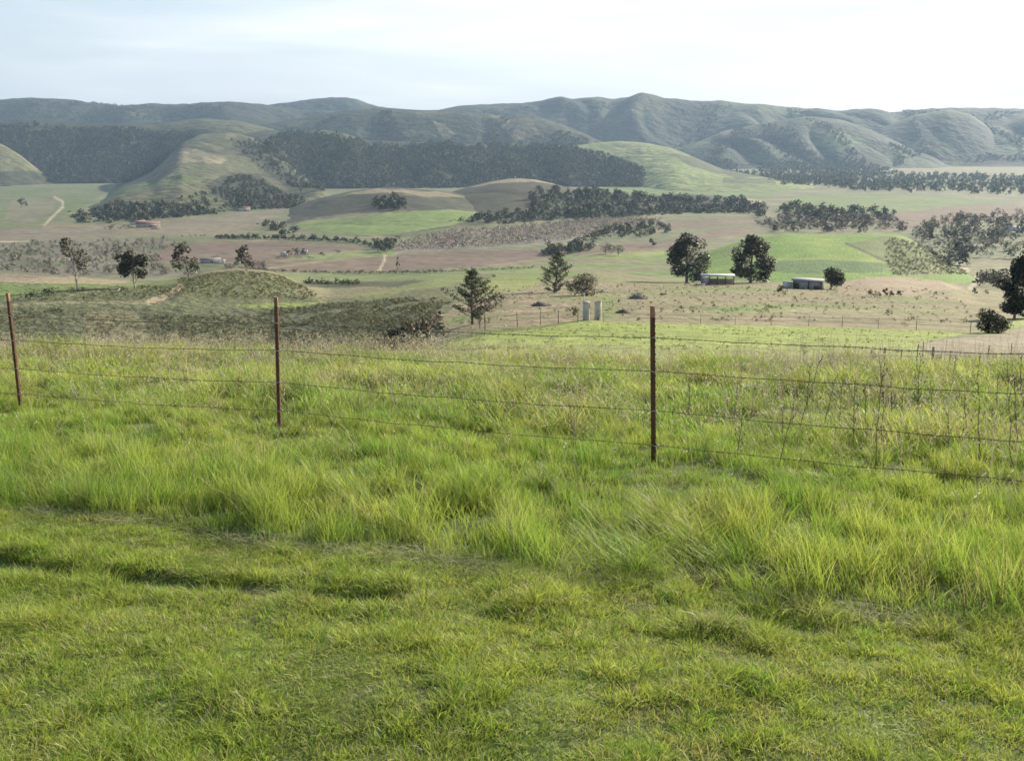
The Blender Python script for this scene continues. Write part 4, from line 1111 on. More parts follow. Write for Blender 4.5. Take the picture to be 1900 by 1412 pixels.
# cut grass lying along the mown edge
n = 9000
t = rng.uniform(-4.5, 4.5, n)
gap = sstep(-.25, .3, noise(t * 1.1, t * 0, 71))
k = rng.uniform(0, 1, n) < .15 + .85 * gap
t = t[k]; n = len(t)
x = t + rng.normal(0, .02, n); y = yb(t) - .08 + rng.normal(0, .085, n)
h = rng.uniform(.015, .05, n); w = rng.uniform(.002, .004, n)
lean = rng.uniform(2.0, 4.5, n); la = rng.uniform(0, 2 * np.pi, n)
ct = mixcol(np.array([[.30, .33, .14], [.36, .35, .20], [.25, .31, .10], [.40, .36, .23]]), n, rng, [1, 1, .9, .6])
A = blades(x, y, h, w, lean, la, ct * .8, ct, rng, 2)
A[0][:, 2] += np.repeat(rng.uniform(.01, .06, n), 5)
n2 = 2200
x, y = scatter(n2, 0, 0, 1.8, 6.5, lambda x, y: (y < yb(x)) * 1.0, rng)
la = rng.uniform(0, 2 * np.pi, n2); ct = mixcol(STR, n2, rng, [1, 1, 1]) * .9
B = blades(x, y, rng.uniform(.02, .05, n2), rng.uniform(.002, .004, n2), rng.uniform(1.0, 2.5, n2), la, ct * .8, ct, rng, 2)
B[0][:, 2] += np.repeat(rng.uniform(.01, .05, n2), 5)
build_grass('cut_grass', 'pale cut grass lying in a windrow along the mown edge', [A, B], 'straw')

# low tufts on the pasture
n = 9000
X = rng.uniform(-50, 75, n); Y = rng.uniform(24, 120, n); Z = ground.ev(X, Y); qx, qy = proj(X, Y, Z)
k = in_poly(qx, qy, [(760, 665), (830, 631), (900, 615), (1090, 597), (1300, 604), (1700, 614), (1800, 620), (1700, 640), (1740, 662), (2300, 680), (2300, 720), (760, 700)]) & (fbm(X / 7, Y / 7, 3, 81) > -.1)
X, Y, Z = X[k], Y[k], Z[k]
stand('pasture_grass', 'small darker grass tufts dotted over the bright pasture', 'grass', [(X, Y, Z)], 'bush', (.07, .18), [(.19, .25, .06), (.22, .27, .08), (.15, .21, .05)], var=.2, mat='grass', seed=82)

# ================================================================= TREES THAT STAND ALONE
def base_at(px, py, key='ground', y0=20, y1=2500):
    X, Y, Z, ok = SURF[key].hit(px, py, y0, y1, 900)
    return float(X[0]), float(Y[0]), float(Z[0])


def depth_of(Y, Z): return Y * CP - (Z - CAMZ) * SP


def limb(mb, a, b, r0, r1, rng, n=5, bend=.08, seg=6, col=(.2, .17, .13)):
    a = np.asarray(a, float); b = np.asarray(b, float)
    t = np.linspace(0, 1, n)[:, None]
    L_ = np.linalg.norm(b - a)
    p = a + (b - a) * t + np.sin(t * np.pi) * rng.normal(0, bend * L_, 3)
    mb.tube(p, r0 + (r1 - r0) * t[:, 0], seg, col)


PROF = {
    'gum': ([0, .12, .35, .6, .8, 1], [.18, .40, .50, .50, .36, .10]),
    'dome': ([0, .1, .4, .7, 1], [.38, .50, .52, .40, .12]),
    'oak': ([0, .2, .5, .8, 1], [.22, .46, .52, .38, .10]),
    'slim': ([0, .2, .5, .8, 1], [.25, .45, .50, .42, .15]),
}


def broad_tree(name, label, cat, px, py, hpx, wpx, seed, prof='oak', f0=.22, nl=16, lr=.17, leaves=2600, lsz=.045, col=(.07, .08, .04), bark=(.23, .19, .15), trunk=.03, lean=0.0, key='ground',
               group=None, y0=20, y1=2500, asp=.6, shell=.55, simple=False, lcol=None, flat=1.0):
    rng = np.random.default_rng(seed)
    x, y, z = base_at(px, py, key, y0, y1)
    d = depth_of(y, z); H = hpx / F * d; Wd = wpx / F * d
    t = empty(name, (x, y, z), 0); tag(t, label, cat, group)
    pr = (PROF[prof][0], list(np.array(PROF[prof][1]) * 1.0))
    L = lobes_env(nl, pr, rng, f0 + lr * .5, 1 - lr * .55, lr)
    L[:, 0] *= Wd; L[:, 1] *= Wd * flat; L[:, 3] *= Wd * 1.1; L[:, 4] *= Wd * 1.1
    L[:, 2] *= H; L[:, 5] = np.minimum(L[:, 3] * .8, H * lr * 1.1)
    L[:, 0] += lean * Wd * (L[:, 2] / H)
    c, g = lobe_leaves(L, leaves, rng, shell)
    c[:, 2] = np.maximum(c[:, 2], .02 * H)
    V, q = cards(c, lsz * H, rng, asp)
    mb = MB(); top = np.array([lean * Wd * .7, 0, H * .72]); base = np.array([0, 0, -.25])
    limb(mb, base, top, trunk * H, trunk * H * .25, rng, 7, .03, 8, bark)
    for l in L[rng.permutation(len(L))[:min(len(L), 8)]]:
        s = base + (top - base) * min(.75, max(.18, l[2] / H * .55)); limb(mb, s, l[:3], trunk * H * .38, trunk * H * .08, rng, 5, .07, 5, bark)
    mb.build('trunk', M['bark'], t, True)
    N_ = soft_normals(V, np.repeat(L[g, :3] * .75 + np.array([0, 0, H * .5]) * .25, 4, 0), rng, .4)
    mesh_obj('crown', V, [q], M['leaf'], t, leafcol(col, leaves, rng, .22, g), normals=N_)
    return t


def small_tree(name, label, cat, px, py, hpx, wpx, seed, kind='oak', col=(.06, .072, .036), group=None, key='ground', y0=200, y1=5000, n=150):
    """a tree only a few pixels high: crown and stub of trunk"""
    rng = np.random.default_rng(seed)
    x, y, z = base_at(px, py, key, y0, y1); d = depth_of(y, z); H = hpx / F * d; Wd = wpx / F * d
    t = empty(name, (x, y, z)); tag(t, label, cat, group)
    L = lobes_env(8, PROF['oak' if kind == 'oak' else 'slim'], rng, .25, .85, .22); L[:, [0, 1, 3, 4]] *= Wd; L[:, 2] *= H; L[:, 5] *= H
    c, g = lobe_leaves(L, n, rng, .4); V, q = cards(c, .16 * H, rng, .75)
    mb = MB(); limb(mb, (0, 0, -.3), (0, 0, H * .6), .035 * H, .012 * H, rng, 4, .03, 5, (.16, .13, .10)); mb.build('trunk', M['bark'], t)
    mesh_obj('crown', V, [q], M['wood'], t, leafcol(col, n, rng, .2, g), normals=soft_normals(V, np.array([0, 0, H * .42]), rng))
    return t


def pine_tree(label, px, py, hpx, wpx, seed, col=(.05, .062, .03), lean=0.0, f0=.13, nwh=10, bare=0.0):
    rng = np.random.default_rng(seed)
    x, y, z = base_at(px, py); d = depth_of(y, z); H = hpx / F * d; Wd = wpx / F * d
    t = empty('pine_tree', (x, y, z)); tag(t, label, 'tree')
    mb = MB(); bark = (.17, .13, .10)
    top = np.array([lean * Wd, 0, H * .97])
    limb(mb, (0, 0, -.3), top, .028 * H, .006 * H, rng, 9, .012, 8, bark)
    cen = []; grp = []; gi = 0
    for k in range(nwh):
        f = f0 + (.93 - f0) * k / (nwh - 1)
        r = Wd * .5 * (np.interp(f, [0, .12, .28, .55, .8, 1], [.55, .92, 1.05, .78, .46, .10])) * rng.uniform(.8, 1.15)
        nb = rng.integers(4, 7)
        a0 = rng.uniform(0, 6.3)
        for b in range(nb):
            th = a0 + b * 2 * np.pi / nb + rng.normal(0, .3); rr = r * rng.uniform(.5, 1.2)
            s = np.array([lean * Wd * f, 0, H * f]); up = rng.uniform(.22, .55) * rr + .02 * H
            e = s + np.array([math.cos(th) * rr, math.sin(th) * rr, up])
            limb(mb, s, e, .008 * H, .003 * H, rng, 4, .04, 4, bark)
            m = 26 + int(80 * rr / (Wd * .5))
            tt = rng.uniform(.3, 1.06, m) ** .7
            pp = s + (e - s) * tt[:, None]; pp[:, 2] += .10 * rr * tt ** 2
            pp += rng.normal(0, 1, (m, 3)) * np.array([.06, .06, .03]) * H * .55
            cen.append(pp); grp.append(np.full(m, gi)); gi += 1
    m = 90; pp = top + rng.normal(0, 1, (m, 3)) * np.array([.02, .02, .05]) * H; cen.append(pp); grp.append(np.full(m, gi))
    cen = np.concatenate(cen); grp = np.concatenate(grp)
    V, q = cards(cen, .048 * H, rng, .36)
    mb.build('trunk', M['bark'], t, True)
    mesh_obj('crown', V, [q], M['leaf'], t, leafcol(col, len(cen), rng, .3, grp))
    return t


GUM = (.08, .086, .052)
broad_tree('eucalyptus_tree', 'big dark gum tree with ragged spreading crown just left of the open shed', 'tree', 1274, 524, 88, 92, 301, 'gum', .03, 40, .115, 7000, .045, GUM, trunk=.035)
broad_tree('eucalyptus_tree', 'big rounded gum tree standing just right of the open shed', 'tree', 1392, 525, 88, 86, 302, 'gum', .04, 40, .12, 7600, .045, (.082, .086, .055), trunk=.035)
broad_tree('oak_tree', 'dome shaped dark oak at the right end of the grey barn', 'tree', 1541, 537, 40, 50, 303, 'oak', .2, 16, .17, 3200, .07, (.055, .065, .035), trunk=.045)
pine_tree('dark pine with upswept branches on the slope beyond the middle wire post', 877, 602, 98, 84, 304)
pine_tree('leaning ragged pine behind the white concrete cylinders', 1028, 543, 74, 60, 305, lean=.12, f0=.02, nwh=10)
broad_tree('bush', 'low windswept dark bush sprawling beside the leaning pine', 'bush', 1062, 549, 40, 66, 306, 'dome', .02, 14, .2, 3000, .08, (.055, .06, .034), trunk=.03, lean=.5, asp=.4)
broad_tree('eucalyptus_tree', 'tall slender gum tree cut by the right edge of the view', 'tree', 1882, 592, 124, 66, 307, 'slim', .02, 44, .16, 12000, .034, (.07, .078, .048), trunk=.022, flat=.8)
broad_tree('eucalyptus_tree', 'tall gum tree mostly outside the right edge of the view', 'tree', 1925, 590, 130, 66, 308, 'slim', .12, 20, .17, 7000, .034, (.07, .078, .048), trunk=.022, flat=.8)
broad_tree('bush', 'round dense evergreen bush at the right corner of the pasture', 'bush', 1834, 618, 42, 66, 309, 'dome', .02, 18, .2, 4800, .075, (.055, .068, .036), trunk=.05, y1=140)
broad_tree('oak_tree', 'small thin leafed tree standing below the dark pine', 'tree', 890, 610, 40, 34, 310, 'oak', .3, 9, .18, 500, .07, (.10, .105, .06), trunk=.03, y1=300)
# four trees on the left rise
broad_tree('eucalyptus_tree', 'tall sparse gum with pale bare trunk, leftmost of the four on the rise', 'tree', 143, 540, 100, 56, 311, 'slim', .36, 9, .14, 620, .045, (.10, .105, .06), bark=(.42, .38, .32), trunk=.02, lean=-.12)
broad_tree('eucalyptus_tree', 'dense round headed gum with short pale trunk on the left rise', 'tree', 251, 536, 72, 60, 312, 'oak', .28, 18, .17, 2600, .065, (.06, .066, .036), bark=(.40, .35, .29), trunk=.024, lean=-.1)
broad_tree('eucalyptus_tree', 'narrow thin topped gum above the pale eroded bank', 'tree', 352, 522, 72, 46, 313, 'slim', .24, 14, .17, 1000, .06, (.095, .095, .06), bark=(.27, .23, .19), trunk=.022, lean=-.25)
broad_tree('eucalyptus_tree', 'slim upright gum on the crest of the scrubby knoll', 'tree', 460, 503, 50, 30, 314, 'slim', .10, 13, .18, 900, .07, (.09, .09, .055), bark=(.32, .27, .22), trunk=.022, lean=-.3)
# pair on the bench
broad_tree('oak_tree', 'dark round oak, left of the pair on the green bench', 'tree', 1123, 471, 21, 30, 315, 'dome', .06, 10, .2, 700, .08, (.05, .06, .032), trunk=.04)
broad_tree('oak_tree', 'small oak on a visible trunk, right of the pair on the green bench', 'tree', 1147, 474, 19, 26, 316, 'oak', .3, 9, .18, 600, .08, (.055, .065, .035), trunk=.04)
small_tree('oak_tree', 'lone small oak out in the long brown field', 'tree', 1210, 458, 17, 14, 317)
small_tree('bare_tree', 'spindly bare tree at the edge of the brown field', 'tree', 738, 502, 26, 9, 318, 'slim', (.16, .14, .11), n=45)

# trees of the valley farms
FT = [(536, 476, 13, 14), (549, 475, 16, 15), (566, 475, 14, 13), (598, 477, 10, 14), (627, 471, 8, 10), (512, 481, 6, 16), (531, 481, 6, 18), (554, 481, 6, 18), (575, 481, 6, 16)]
for i, (a, b_, h_, w_) in enumerate(FT):
    small_tree('oak_tree', 'small dark tree around the white farmhouse in the brown fields', 'tree', a, b_, h_, w_, 330 + i, group='trees around the white farmhouse', n=110)
for i, (a, b_, h_, w_) in enumerate([(702, 467, 22, 20), (718, 467, 20, 22), (708, 469, 16, 18)]):
    small_tree('oak_tree', 'dark tree in the tight clump at the orchard corner', 'tree', a, b_, h_, w_, 350 + i, group='tree clump at the orchard corner', n=150)
for i, (a, b_, h_, w_) in enumerate([(198, 428, 9, 14), (212, 427, 12, 17), (228, 427, 11, 16), (240, 425, 9, 12)]):
    small_tree('oak_tree', 'dark tree left of the red roofed farmhouse', 'tree', a, b_, h_, w_, 360 + i, group='trees beside the red roofed farmhouse', n=90)
for i, a in enumerate([338, 353, 363, 373, 380]):
    small_tree('oak_tree', 'tiny roadside tree in the row beyond the brown field', 'tree', a, 441 - i * .3, 6, 6, 370 + i, group='roadside trees beyond the brown field', n=40)
small_tree('oak_tree', 'dark tree beside the long pale roofed shed', 'tree', 400, 486, 12, 14, 380, n=110)
small_tree('oak_tree', 'dark leaning oak out in the pale field at the far left', 'tree', 40, 384, 18, 20, 381, n=120)
small_tree('oak_tree', 'dark dense oak beside the yellow track at the right', 'tree', 1733, 489, 26, 44, 382, n=220, y0=300)
for i, (a, b_, h_, w_) in enumerate([(1600, 212, 7, 12), (1612, 211, 5, 9), (1655, 211, 5, 4), (1663, 211, 6, 4)]):
    small_tree('skyline_tree', 'tiny tree standing on the far skyline ridge', 'tree', a, b_ + 1.5, h_, w_, 385 + i, group='trees on the far skyline', key='farright', y0=4600, y1=5300, n=40)
# little conifer hedge and shrubs of the tan field
for i, (a, h_, w_) in enumerate([(1617, 15, 15), (1628, 11, 14), (1642, 18, 10), (1652, 12, 14), (1667, 13, 12)]):
    small_tree('shrub', 'green shrub in the short ragged row on the tan field', 'shrub', a, 551, h_, w_, 395 + i, 'slim', (.075, .095, .04), group='ragged shrub row on the tan field', y0=60, y1=500, n=130)
for i, (a, b_, h_, w_) in enumerate([(1252, 581, 9, 18), (1264, 576, 10, 14), (1283, 582, 9, 13), (1327, 572, 9, 13), (1345, 581, 8, 17), (1365, 577, 8, 14), (1381, 571, 7, 16), (1408, 582, 8, 15), (1420, 579, 11, 14), (1427, 573, 9, 12), (1438, 573, 6, 9),
                                    (1322, 597, 9, 16), (1348, 597, 6, 12), (1507, 565, 8, 18), (1528, 580, 6, 12), (1229, 576, 6, 9), (1296, 560, 7, 10), (1412, 559, 6, 9), (1678, 607, 8, 14)]):
    small_tree('shrub', 'small low shrub dotted on the tan field', 'shrub', a, b_, h_, w_, 420 + i, 'oak', (.085, .10, .048), group='low shrubs dotted on the tan field', y0=60, y1=500, n=90)
small_tree('shrub', 'dark shrub at the left end of the grey barn', 'shrub', 1452, 545, 16, 22, 450, 'oak', (.05, .06, .032), y0=60, y1=600, n=200)
small_tree('shrub', 'grey green shrub in front of the open shed', 'shrub', 1289, 534, 9, 20, 451, 'oak', (.085, .10, .05), y0=60, y1=600, n=120)
small_tree('shrub', 'wispy shrub at the left of the white concrete cylinders', 'shrub', 1064, 588, 20, 20, 452, 'oak', (.13, .135, .075), y0=60, y1=300, n=120)
small_tree('shrub', 'dark round shrub on the green slope above the dark pine', 'shrub', 914, 517, 9, 13, 453, 'oak', (.05, .055, .032), y0=60, y1=500, n=90)
small_tree('shrub', 'low green shrub in the gully left of the pine', 'shrub', 815, 610, 12, 30, 454, 'oak', (.085, .10, .045), y0=60, y1=300, n=160)
small_tree('shrub', 'dark bushy shrub at the edge of the gully', 'shrub', 740, 632, 28, 40, 455, 'oak', (.07, .078, .04), y0=60, y1=300, n=260)
for i, (a, b_, h_, w_) in enumerate([(1735, 548, 8, 10), (1808, 547, 14, 12), (1829, 547, 10, 12)]):
    small_tree('shrub', 'small dark shrub near the pale track at the right', 'shrub', a, b_, h_, w_, 460 + i, 'slim', (.07, .085, .04), group='shrubs near the pale track', y0=60, y1=600, n=110)
for i, (a, b_, h_, w_) in enumerate([(62, 556, 14, 26), (96, 548, 16, 30), (86, 550, 12, 20)]):
    small_tree('shrub', 'dark round shrub on the green patch at the left', 'shrub', a, b_, h_, w_, 470 + i, 'oak', (.06, .07, .035), group='dark shrubs on the left green patch', y0=60, y1=600, n=160)

# ================================================================= BUILDINGS
def place(name, label, cat, px, py, wpx, rz=0.0, y0=100, y1=5000, key='ground', group=None):
    x, y, z = base_at(px, py, key, y0, y1)
    s = wpx / F * depth_of(y, z)
    t = empty(name, (x, y, z), rz - math.atan2(x, y)); tag(t, label, cat, group)
    return t, s


def gable(mb, w, d, h0, h1, col, over=.4, z0=0):
    """gabled roof slab: ridge along x"""
    w2, d2 = w / 2 + over, d / 2 + over; th = .18
    V = [[-w2, -d2, h0], [w2, -d2, h0], [w2, 0, h1], [-w2, 0, h1], [w2, d2, h0], [-w2, d2, h0]]
    V += [[a, b, c + th] for a, b, c in V]
    q = [[0, 3, 2, 1], [3, 5, 4, 2], [6, 7, 8, 9], [9, 8, 10, 11], [0, 1, 7, 6], [4, 5, 11, 10], [1, 2, 8, 7], [2, 4, 10, 8], [3, 0, 6, 9], [5, 3, 9, 11]]
    return mb.add(V, [np.array(q)], col)


# open shed with pale metal roof
t, S = place('open_shed', 'open sided shed with pale metal roof between the two big gum trees', 'shed', 1331, 529, 62, radians(4))
hgt = S * .27
mb = MB(); V = np.array([[-S / 2, -S * .16, hgt * .98], [S / 2, -S * .16, hgt * 1.04], [S / 2, S * .16, hgt * 1.15], [-S / 2, S * .16, hgt * 1.09]])
V = np.concatenate([V, V + [0, 0, .14]]); mb.add(V, [[[0, 3, 2, 1], [4, 5, 6, 7], [0, 1, 5, 4], [1, 2, 6, 5], [2, 3, 7, 6], [3, 0, 4, 7]]], (.34, .35, .37)); mb.build('roof', M['roofm'], t)
for i in range(5):
    for yy in (-.15, .15):
        x = -S * .47 + S * .94 * i / 4; h = hgt * (.99 if yy < 0 else 1.09)
        MB().box((x, S * yy, h / 2 - .1), (.2, .2, h + .1), col=(.17, .14, .11)).build('post', M['timber'], t)
MB().box((-S * .36, 0, hgt * .40), (S * .22, S * .26, hgt * .8), col=(.33, .33, .33)).build('side_room', M['paint'], t)
MB().box((0, S * .15, hgt * .32), (S * .9, .1, hgt * .62), col=(.20, .18, .15)).build('back_wall', M['timber'], t)
mb = MB()
for zz in (.25, .5): mb.box((S * .12, -S * .15, hgt * zz), (S * .66, .08, .16), col=(.2, .17, .13))
mb.build('rail', M['timber'], t)
# pallet-like white crate heap beside the shed
t, S = place('water_trough', 'low white trough at the left end of the open shed', 'trough', 1303, 530, 10)
MB().box((0, 0, S * .14), (S, S * .5, S * .3), col=(.6, .6, .6), taper=1.06).build('basin', M['paint'], t)
MB().box((0, 0, S * .31), (S * 1.1, S * .58, S * .06), col=(.55, .55, .55)).build('rim', M['paint'], t)

# grey barn partly behind the oak
t, S = place('grey_barn', 'weathered grey barn with dark posts left of the dome shaped oak', 'barn', 1497, 537, 58, radians(-6))
h = S * .28
MB().box((S * .02, S * .2, h * .46), (S * .9, S * .38, h * .96), col=(.33, .325, .315)).build('wall', M['paint'], t)
mb = MB(); V = np.array([[-S * .5, -S * .06, h * .93], [S * .5, -S * .06, h * .93], [S * .5, S * .44, h * 1.06], [-S * .5, S * .44, h * 1.06]]); V = np.concatenate([V, V + [0, 0, .15]])
mb.add(V, [[[0, 3, 2, 1], [4, 5, 6, 7], [0, 1, 5, 4], [1, 2, 6, 5], [2, 3, 7, 6], [3, 0, 4, 7]]], (.25, .25, .26)); mb.build('roof', M['roofm'], t)
for xx in (-.42, .05, .44):
    MB().box((S * xx, -S * .03, h * .45), (.3, .3, h * .95), col=(.07, .06, .055)).build('post', M['timber'], t)
MB().box((-S * .33, S * .0, h * .32), (S * .15, .12, h * .62), col=(.06, .055, .05)).build('door', M['timber'], t)
MB().box((S * .3, S * .0, h * .24), (S * .16, .12, h * .42), col=(.07, .065, .06)).build('door', M['timber'], t)
t, S = place('low_wall', 'low white block wall left of the grey barn', 'wall', 1461, 535, 18)
mb = MB().box((0, 0, S * .3), (S, S * .12, S * .64), col=(.58, .58, .57)); mb.build('block_wall', M['paint'], t)
MB().box((0, 0, S * .65), (S * 1.04, S * .17, S * .07), col=(.5, .5, .5)).build('coping', M['paint'], t)


def house(label, px, py, wpx, wall, roof, seed, cat='house', name='farmhouse', rz=0.0, wings=(), hfac=.22, dfac=.42, win=4, group=None):
    t, S = place(name, label, cat, px, py, wpx, rz)
    h = max(2.6, S * hfac)
    MB().box((0, 0, h / 2 - .2), (S, S * dfac, h + .4), col=wall).build('wall', M['paint'], t)
    mb = MB(); gable(mb, S, S * dfac, h, h + S * dfac * .24, roof); mb.build('roof', M['roofm'], t)
    for i in range(win):
        x = -S * .4 + S * .8 * i / max(1, win - 1)
        f = MB().box((x, -S * dfac / 2 - .03, h * .55), (S * .07, .08, h * .32), col=(.5, .48, .45)).build('window', M['paint'], t)
        MB().box((x, -S * dfac / 2 - .09, h * .55), (S * .055, .04, h * .26), col=(.05, .06, .07)).build('pane', M['paint'], f)
    MB().box((S * .08, -S * dfac / 2 - .04, h * .36), (S * .06, .08, h * .72), col=(.12, .09, .07)).build('door', M['paint'], t)
    return t


RED = (.19, .115, .09)
house('long low farmhouse with red tiled roof in the pale valley field', 275, 422, 42, (.36, .31, .26), RED, 1, hfac=.15, dfac=.38)
house('small red roofed wing behind the long red roofed farmhouse', 256, 417, 26, (.52, .45, .36), RED, 2, hfac=.20, rz=radians(20))
house('small red roofed outbuilding in front of the red roofed farmhouse', 289, 425, 16, (.55, .48, .40), RED, 3, hfac=.24, win=2)
house('red roofed house at the foot of the spur beside the pale field', 453, 392, 22, (.55, .47, .40), RED, 4, hfac=.25, win=3)
house('white house half hidden by farm trees, left one', 527, 475, 12, (.5, .49, .46), (.5, .5, .48), 5, hfac=.3, win=2)
house('white house half hidden by farm trees, right one', 564, 472, 13, (.5, .49, .46), (.5, .5, .48), 6, hfac=.3, win=2)
house('long shed with pale flat metal roof behind the narrow gum', 391, 488, 36, (.35, .33, .30), (.2, .21, .22), 7, 'shed', 'farm_shed', hfac=.12, dfac=.3, win=3)
house('small white cottage right of the long pale roofed shed', 414, 489, 8, (.7, .68, .64), (.5, .48, .45), 8, hfac=.4, win=2)
house('small white cottage beside the slim gum on the knoll', 443, 490, 8, (.72, .70, .66), (.5, .48, .45), 9, hfac=.4, win=2)
house('tiny white house among dark trees at the far left', 28, 341, 10, (.75, .73, .7), (.6, .6, .58), 10, hfac=.3, win=2)
house('long white low building among the river trees at the right', 1794, 462, 36, (.5, .49, .46), (.48, .47, .45), 11, 'building', 'long_building', hfac=.10, dfac=.25, win=5)
house('pale farm building among trees at the right edge', 1880, 428, 26, (.68, .66, .58), (.55, .53, .48), 12, 'building', 'farm_building', hfac=.2, win=3)
house('tiny white house at the corner of the far tan field', 1643, 322, 9, (.75, .74, .72), (.6, .6, .6), 13, hfac=.4, win=2)

# two weathered white cylinders on the rise
for i, (px, py, w, h, lab) in enumerate([(1087.5, 594, 13.5, 34, 'weathered white concrete cylinder with a rust streak and flat cap'), (1109, 594, 14, 36, 'weathered white concrete cylinder, the taller and cleaner of the pair')]):
    t, S = place('concrete_cylinder', lab, 'cylinder', px, py, w, radians(20))
    H = h / F * depth_of(t.location.y, t.location.z); r = S / 2
    m = MB(); m.lathe([(r * .96, -.2), (r * .96, .1), (r * .93, H * .5), (r * .94, H * .95), (r * .80, H * .955), (r * .78, H * .8)], (0, 0, 0), 28, (.46, .435, .36))
    b_ = m.build('body', M['paint'], t, False)
    m = MB(); m.lathe([(r * .95, H * .93), (r * 1.0, H * .935), (r * 1.0, H * .985), (r * .82, H * .99), (r * .80, H * .93)], (0, 0, 0), 28, (.42, .39, .32)); m.build('rim', M['paint'], t)
    if i == 0:
        m = MB(); m.lathe([(r * .86, H * .97), (r * .88, H * 1.0), (r * .4, H * 1.03), (.02, H * 1.04)], (0, 0, 0), 24, (.5, .48, .43)); m.build('cap', M['paint'], t)
        m = MB(); th = np.linspace(-1.0, -.5, 6); top = np.stack([r * .985 * np.cos(th), r * .985 * np.sin(th), np.full(6, H * .93)], -1); bot = np.stack([r * .985 * np.cos(th - .1), r * .985 * np.sin(th - .1), H * (.62 + .1 * np.array([0, 1, -.5, .6, -.3, .8]))], -1)
        k = np.arange(5); m.add(np.concatenate([top, bot]), [np.stack([k, k + 1, k + 7, k + 6], -1)], (.15, .10, .07)); m.build('rust_stain', M['paint'], t)
    else:
        m = MB(); rr = np.random.default_rng(5)
        m.tube([(-.1, -r * 1.02, .05), (-.05, -r * 1.05, .5), (.1, -r * 1.0, .75)], [.16, .13, .04], 7, (.25, .22, .17)); m.build('broken_patch', M['paint'], t)
t, S = place('white_stake', 'thin white stake just behind the capped concrete cylinder', 'stake', 1083, 588, 3)
MB().tube([(0, 0, -.2), (0, 0, 1.6), (.03, 0, 3.1)], [.06, .055, .045], 6, (.7, .7, .68)).build('pole', M['paint'], t)
MB().lathe([(.075, 3.08), (.08, 3.16), (.03, 3.2)], (.03, 0, 0), 8, (.72, .72, .7)).build('cap', M['paint'], t)


def debris(label, px, py, wpx, seed, col=(.16, .14, .125), n=26, hr=.28):
    t, S = place('debris_pile', label, 'debris pile', px, py, wpx)
    rng = np.random.default_rng(seed); m = MB(); m2 = MB()
    for k in range(n):
        f = rng.uniform(-1, 1); a = rng.uniform(0, 3.1); L_ = S * rng.uniform(.12, .32); x = f * S * .42; z = S * hr * (1 - f * f) * rng.uniform(.1, .9)
        dx, dy = math.cos(a) * L_ / 2, math.sin(a) * L_ / 2; dz = L_ * rng.uniform(-.3, .35)
        c = np.asarray(col) * rng.uniform(.5, 2.0)
        y = rng.uniform(-.12, .12) * S
        (m if k % 4 else m2).tube([(x - dx, y - dy, max(.02, z - dz / 2)), (x, y, z + .05), (x + dx, y + dy, max(.02, z + dz / 2))], S * rng.uniform(.012, .035), 5, c)
    m.lathe([(S * .42, -.1), (S * .34, S * hr * .35), (S * .18, S * hr * .7), (.02, S * hr * .8)], (0, 0, 0), 14, np.asarray(col) * .9)
    m.build('brush', M['timber'], t); m2.build('branch', M['timber'], t)
    return t


debris('grey heap of old timber in the tan field behind the wire post', 1184, 555, 40, 1, n=34)
debris('low dark brush heap right of the concrete cylinders', 1157, 581, 30, 2, (.12, .10, .085))
debris('dark brush heap with sticking branches on the slope right of the pine', 1004, 568, 42, 3, (.12, .105, .095), 30, .22)
debris('broken pale boards heaped beside the low windswept bush', 1119, 543, 22, 4, (.34, .30, .26), 20, .22)
t, S = place('fallen_log', 'pale fallen log in the tan field left of the open shed', 'log', 1231, 548, 12, radians(10))
MB().tube([(-S / 2, 0, .25), (0, .05, .28), (S / 2, 0, .3)], [.26, .24, .2], 8, (.36, .33, .29)).build('trunk', M['timber'], t)
MB().tube([(S * .3, 0, .3), (S * .4, -.1, 1.0), (S * .42, -.1, 1.5)], [.12, .10, .05], 6, (.5, .48, .44)).build('stub', M['timber'], t)
t, S = place('dead_tree', 'bleached leaning dead trunk on the scrubby bank below the round headed gum', 'dead tree', 218, 544, 9, 0)
MB().tube([(-S / 2, 0, .05), (0, 0, S * .42), (S * .55, 0, S * .85)], [.16, .15, .10], 7, (.66, .64, .6)).build('trunk', M['timber'], t)
MB().tube([(S * .2, 0, S * .55), (S * .15, .1, S * .8)], [.07, .03], 5, (.6, .58, .55)).build('branch', M['timber'], t)
t, S = place('marker_post', 'small pale post on top of the rounded brown knoll', 'post', 956, 333, 4, 0, key='knollR', y0=1450, y1=1700)
MB().box((0, 0, 2.0), (1.2, 1.2, 5.0), col=(.6, .58, .54), taper=.8).build('shaft', M['paint'], t)
MB().box((0, 0, 4.75), (1.5, 1.5, .5), col=(.6, .58, .54)).build('cap', M['paint'], t)
for nm, lab, px, py in (('stone', 'single pale stone at the upper left corner of the pasture', 937, 606), ('stone', 'pale rock outcrop on the flank of the rounded knoll', 1034, 359)):
    far = py < 400
    t, S = place(nm, lab, 'stone', px, py, 5 if not far else 7, .3, key='knollR' if far else 'ground', y0=1300 if far else 60, y1=1900)
    MB().lathe([(S * .45, -.1), (S * .5, S * .2), (S * .36, S * .45), (.02, S * .55)], (0, 0, 0), 7, (.62, .60, .55)).build('rock', M['paint'], t)

# ================================================================= PASTURE FENCE AND OLD POSTS
def post(mb, p, h, r, rng, col):
    lx, ly = rng.normal(0, .03, 2)
    mb.tube([(p[0], p[1], p[2] - .2), (p[0] + lx * h * .5, p[1] + ly * h * .5, p[2] + h * .5), (p[0] + lx * h, p[1] + ly * h, p[2] + h)], [r, r * .95, r * .85], 6, col)


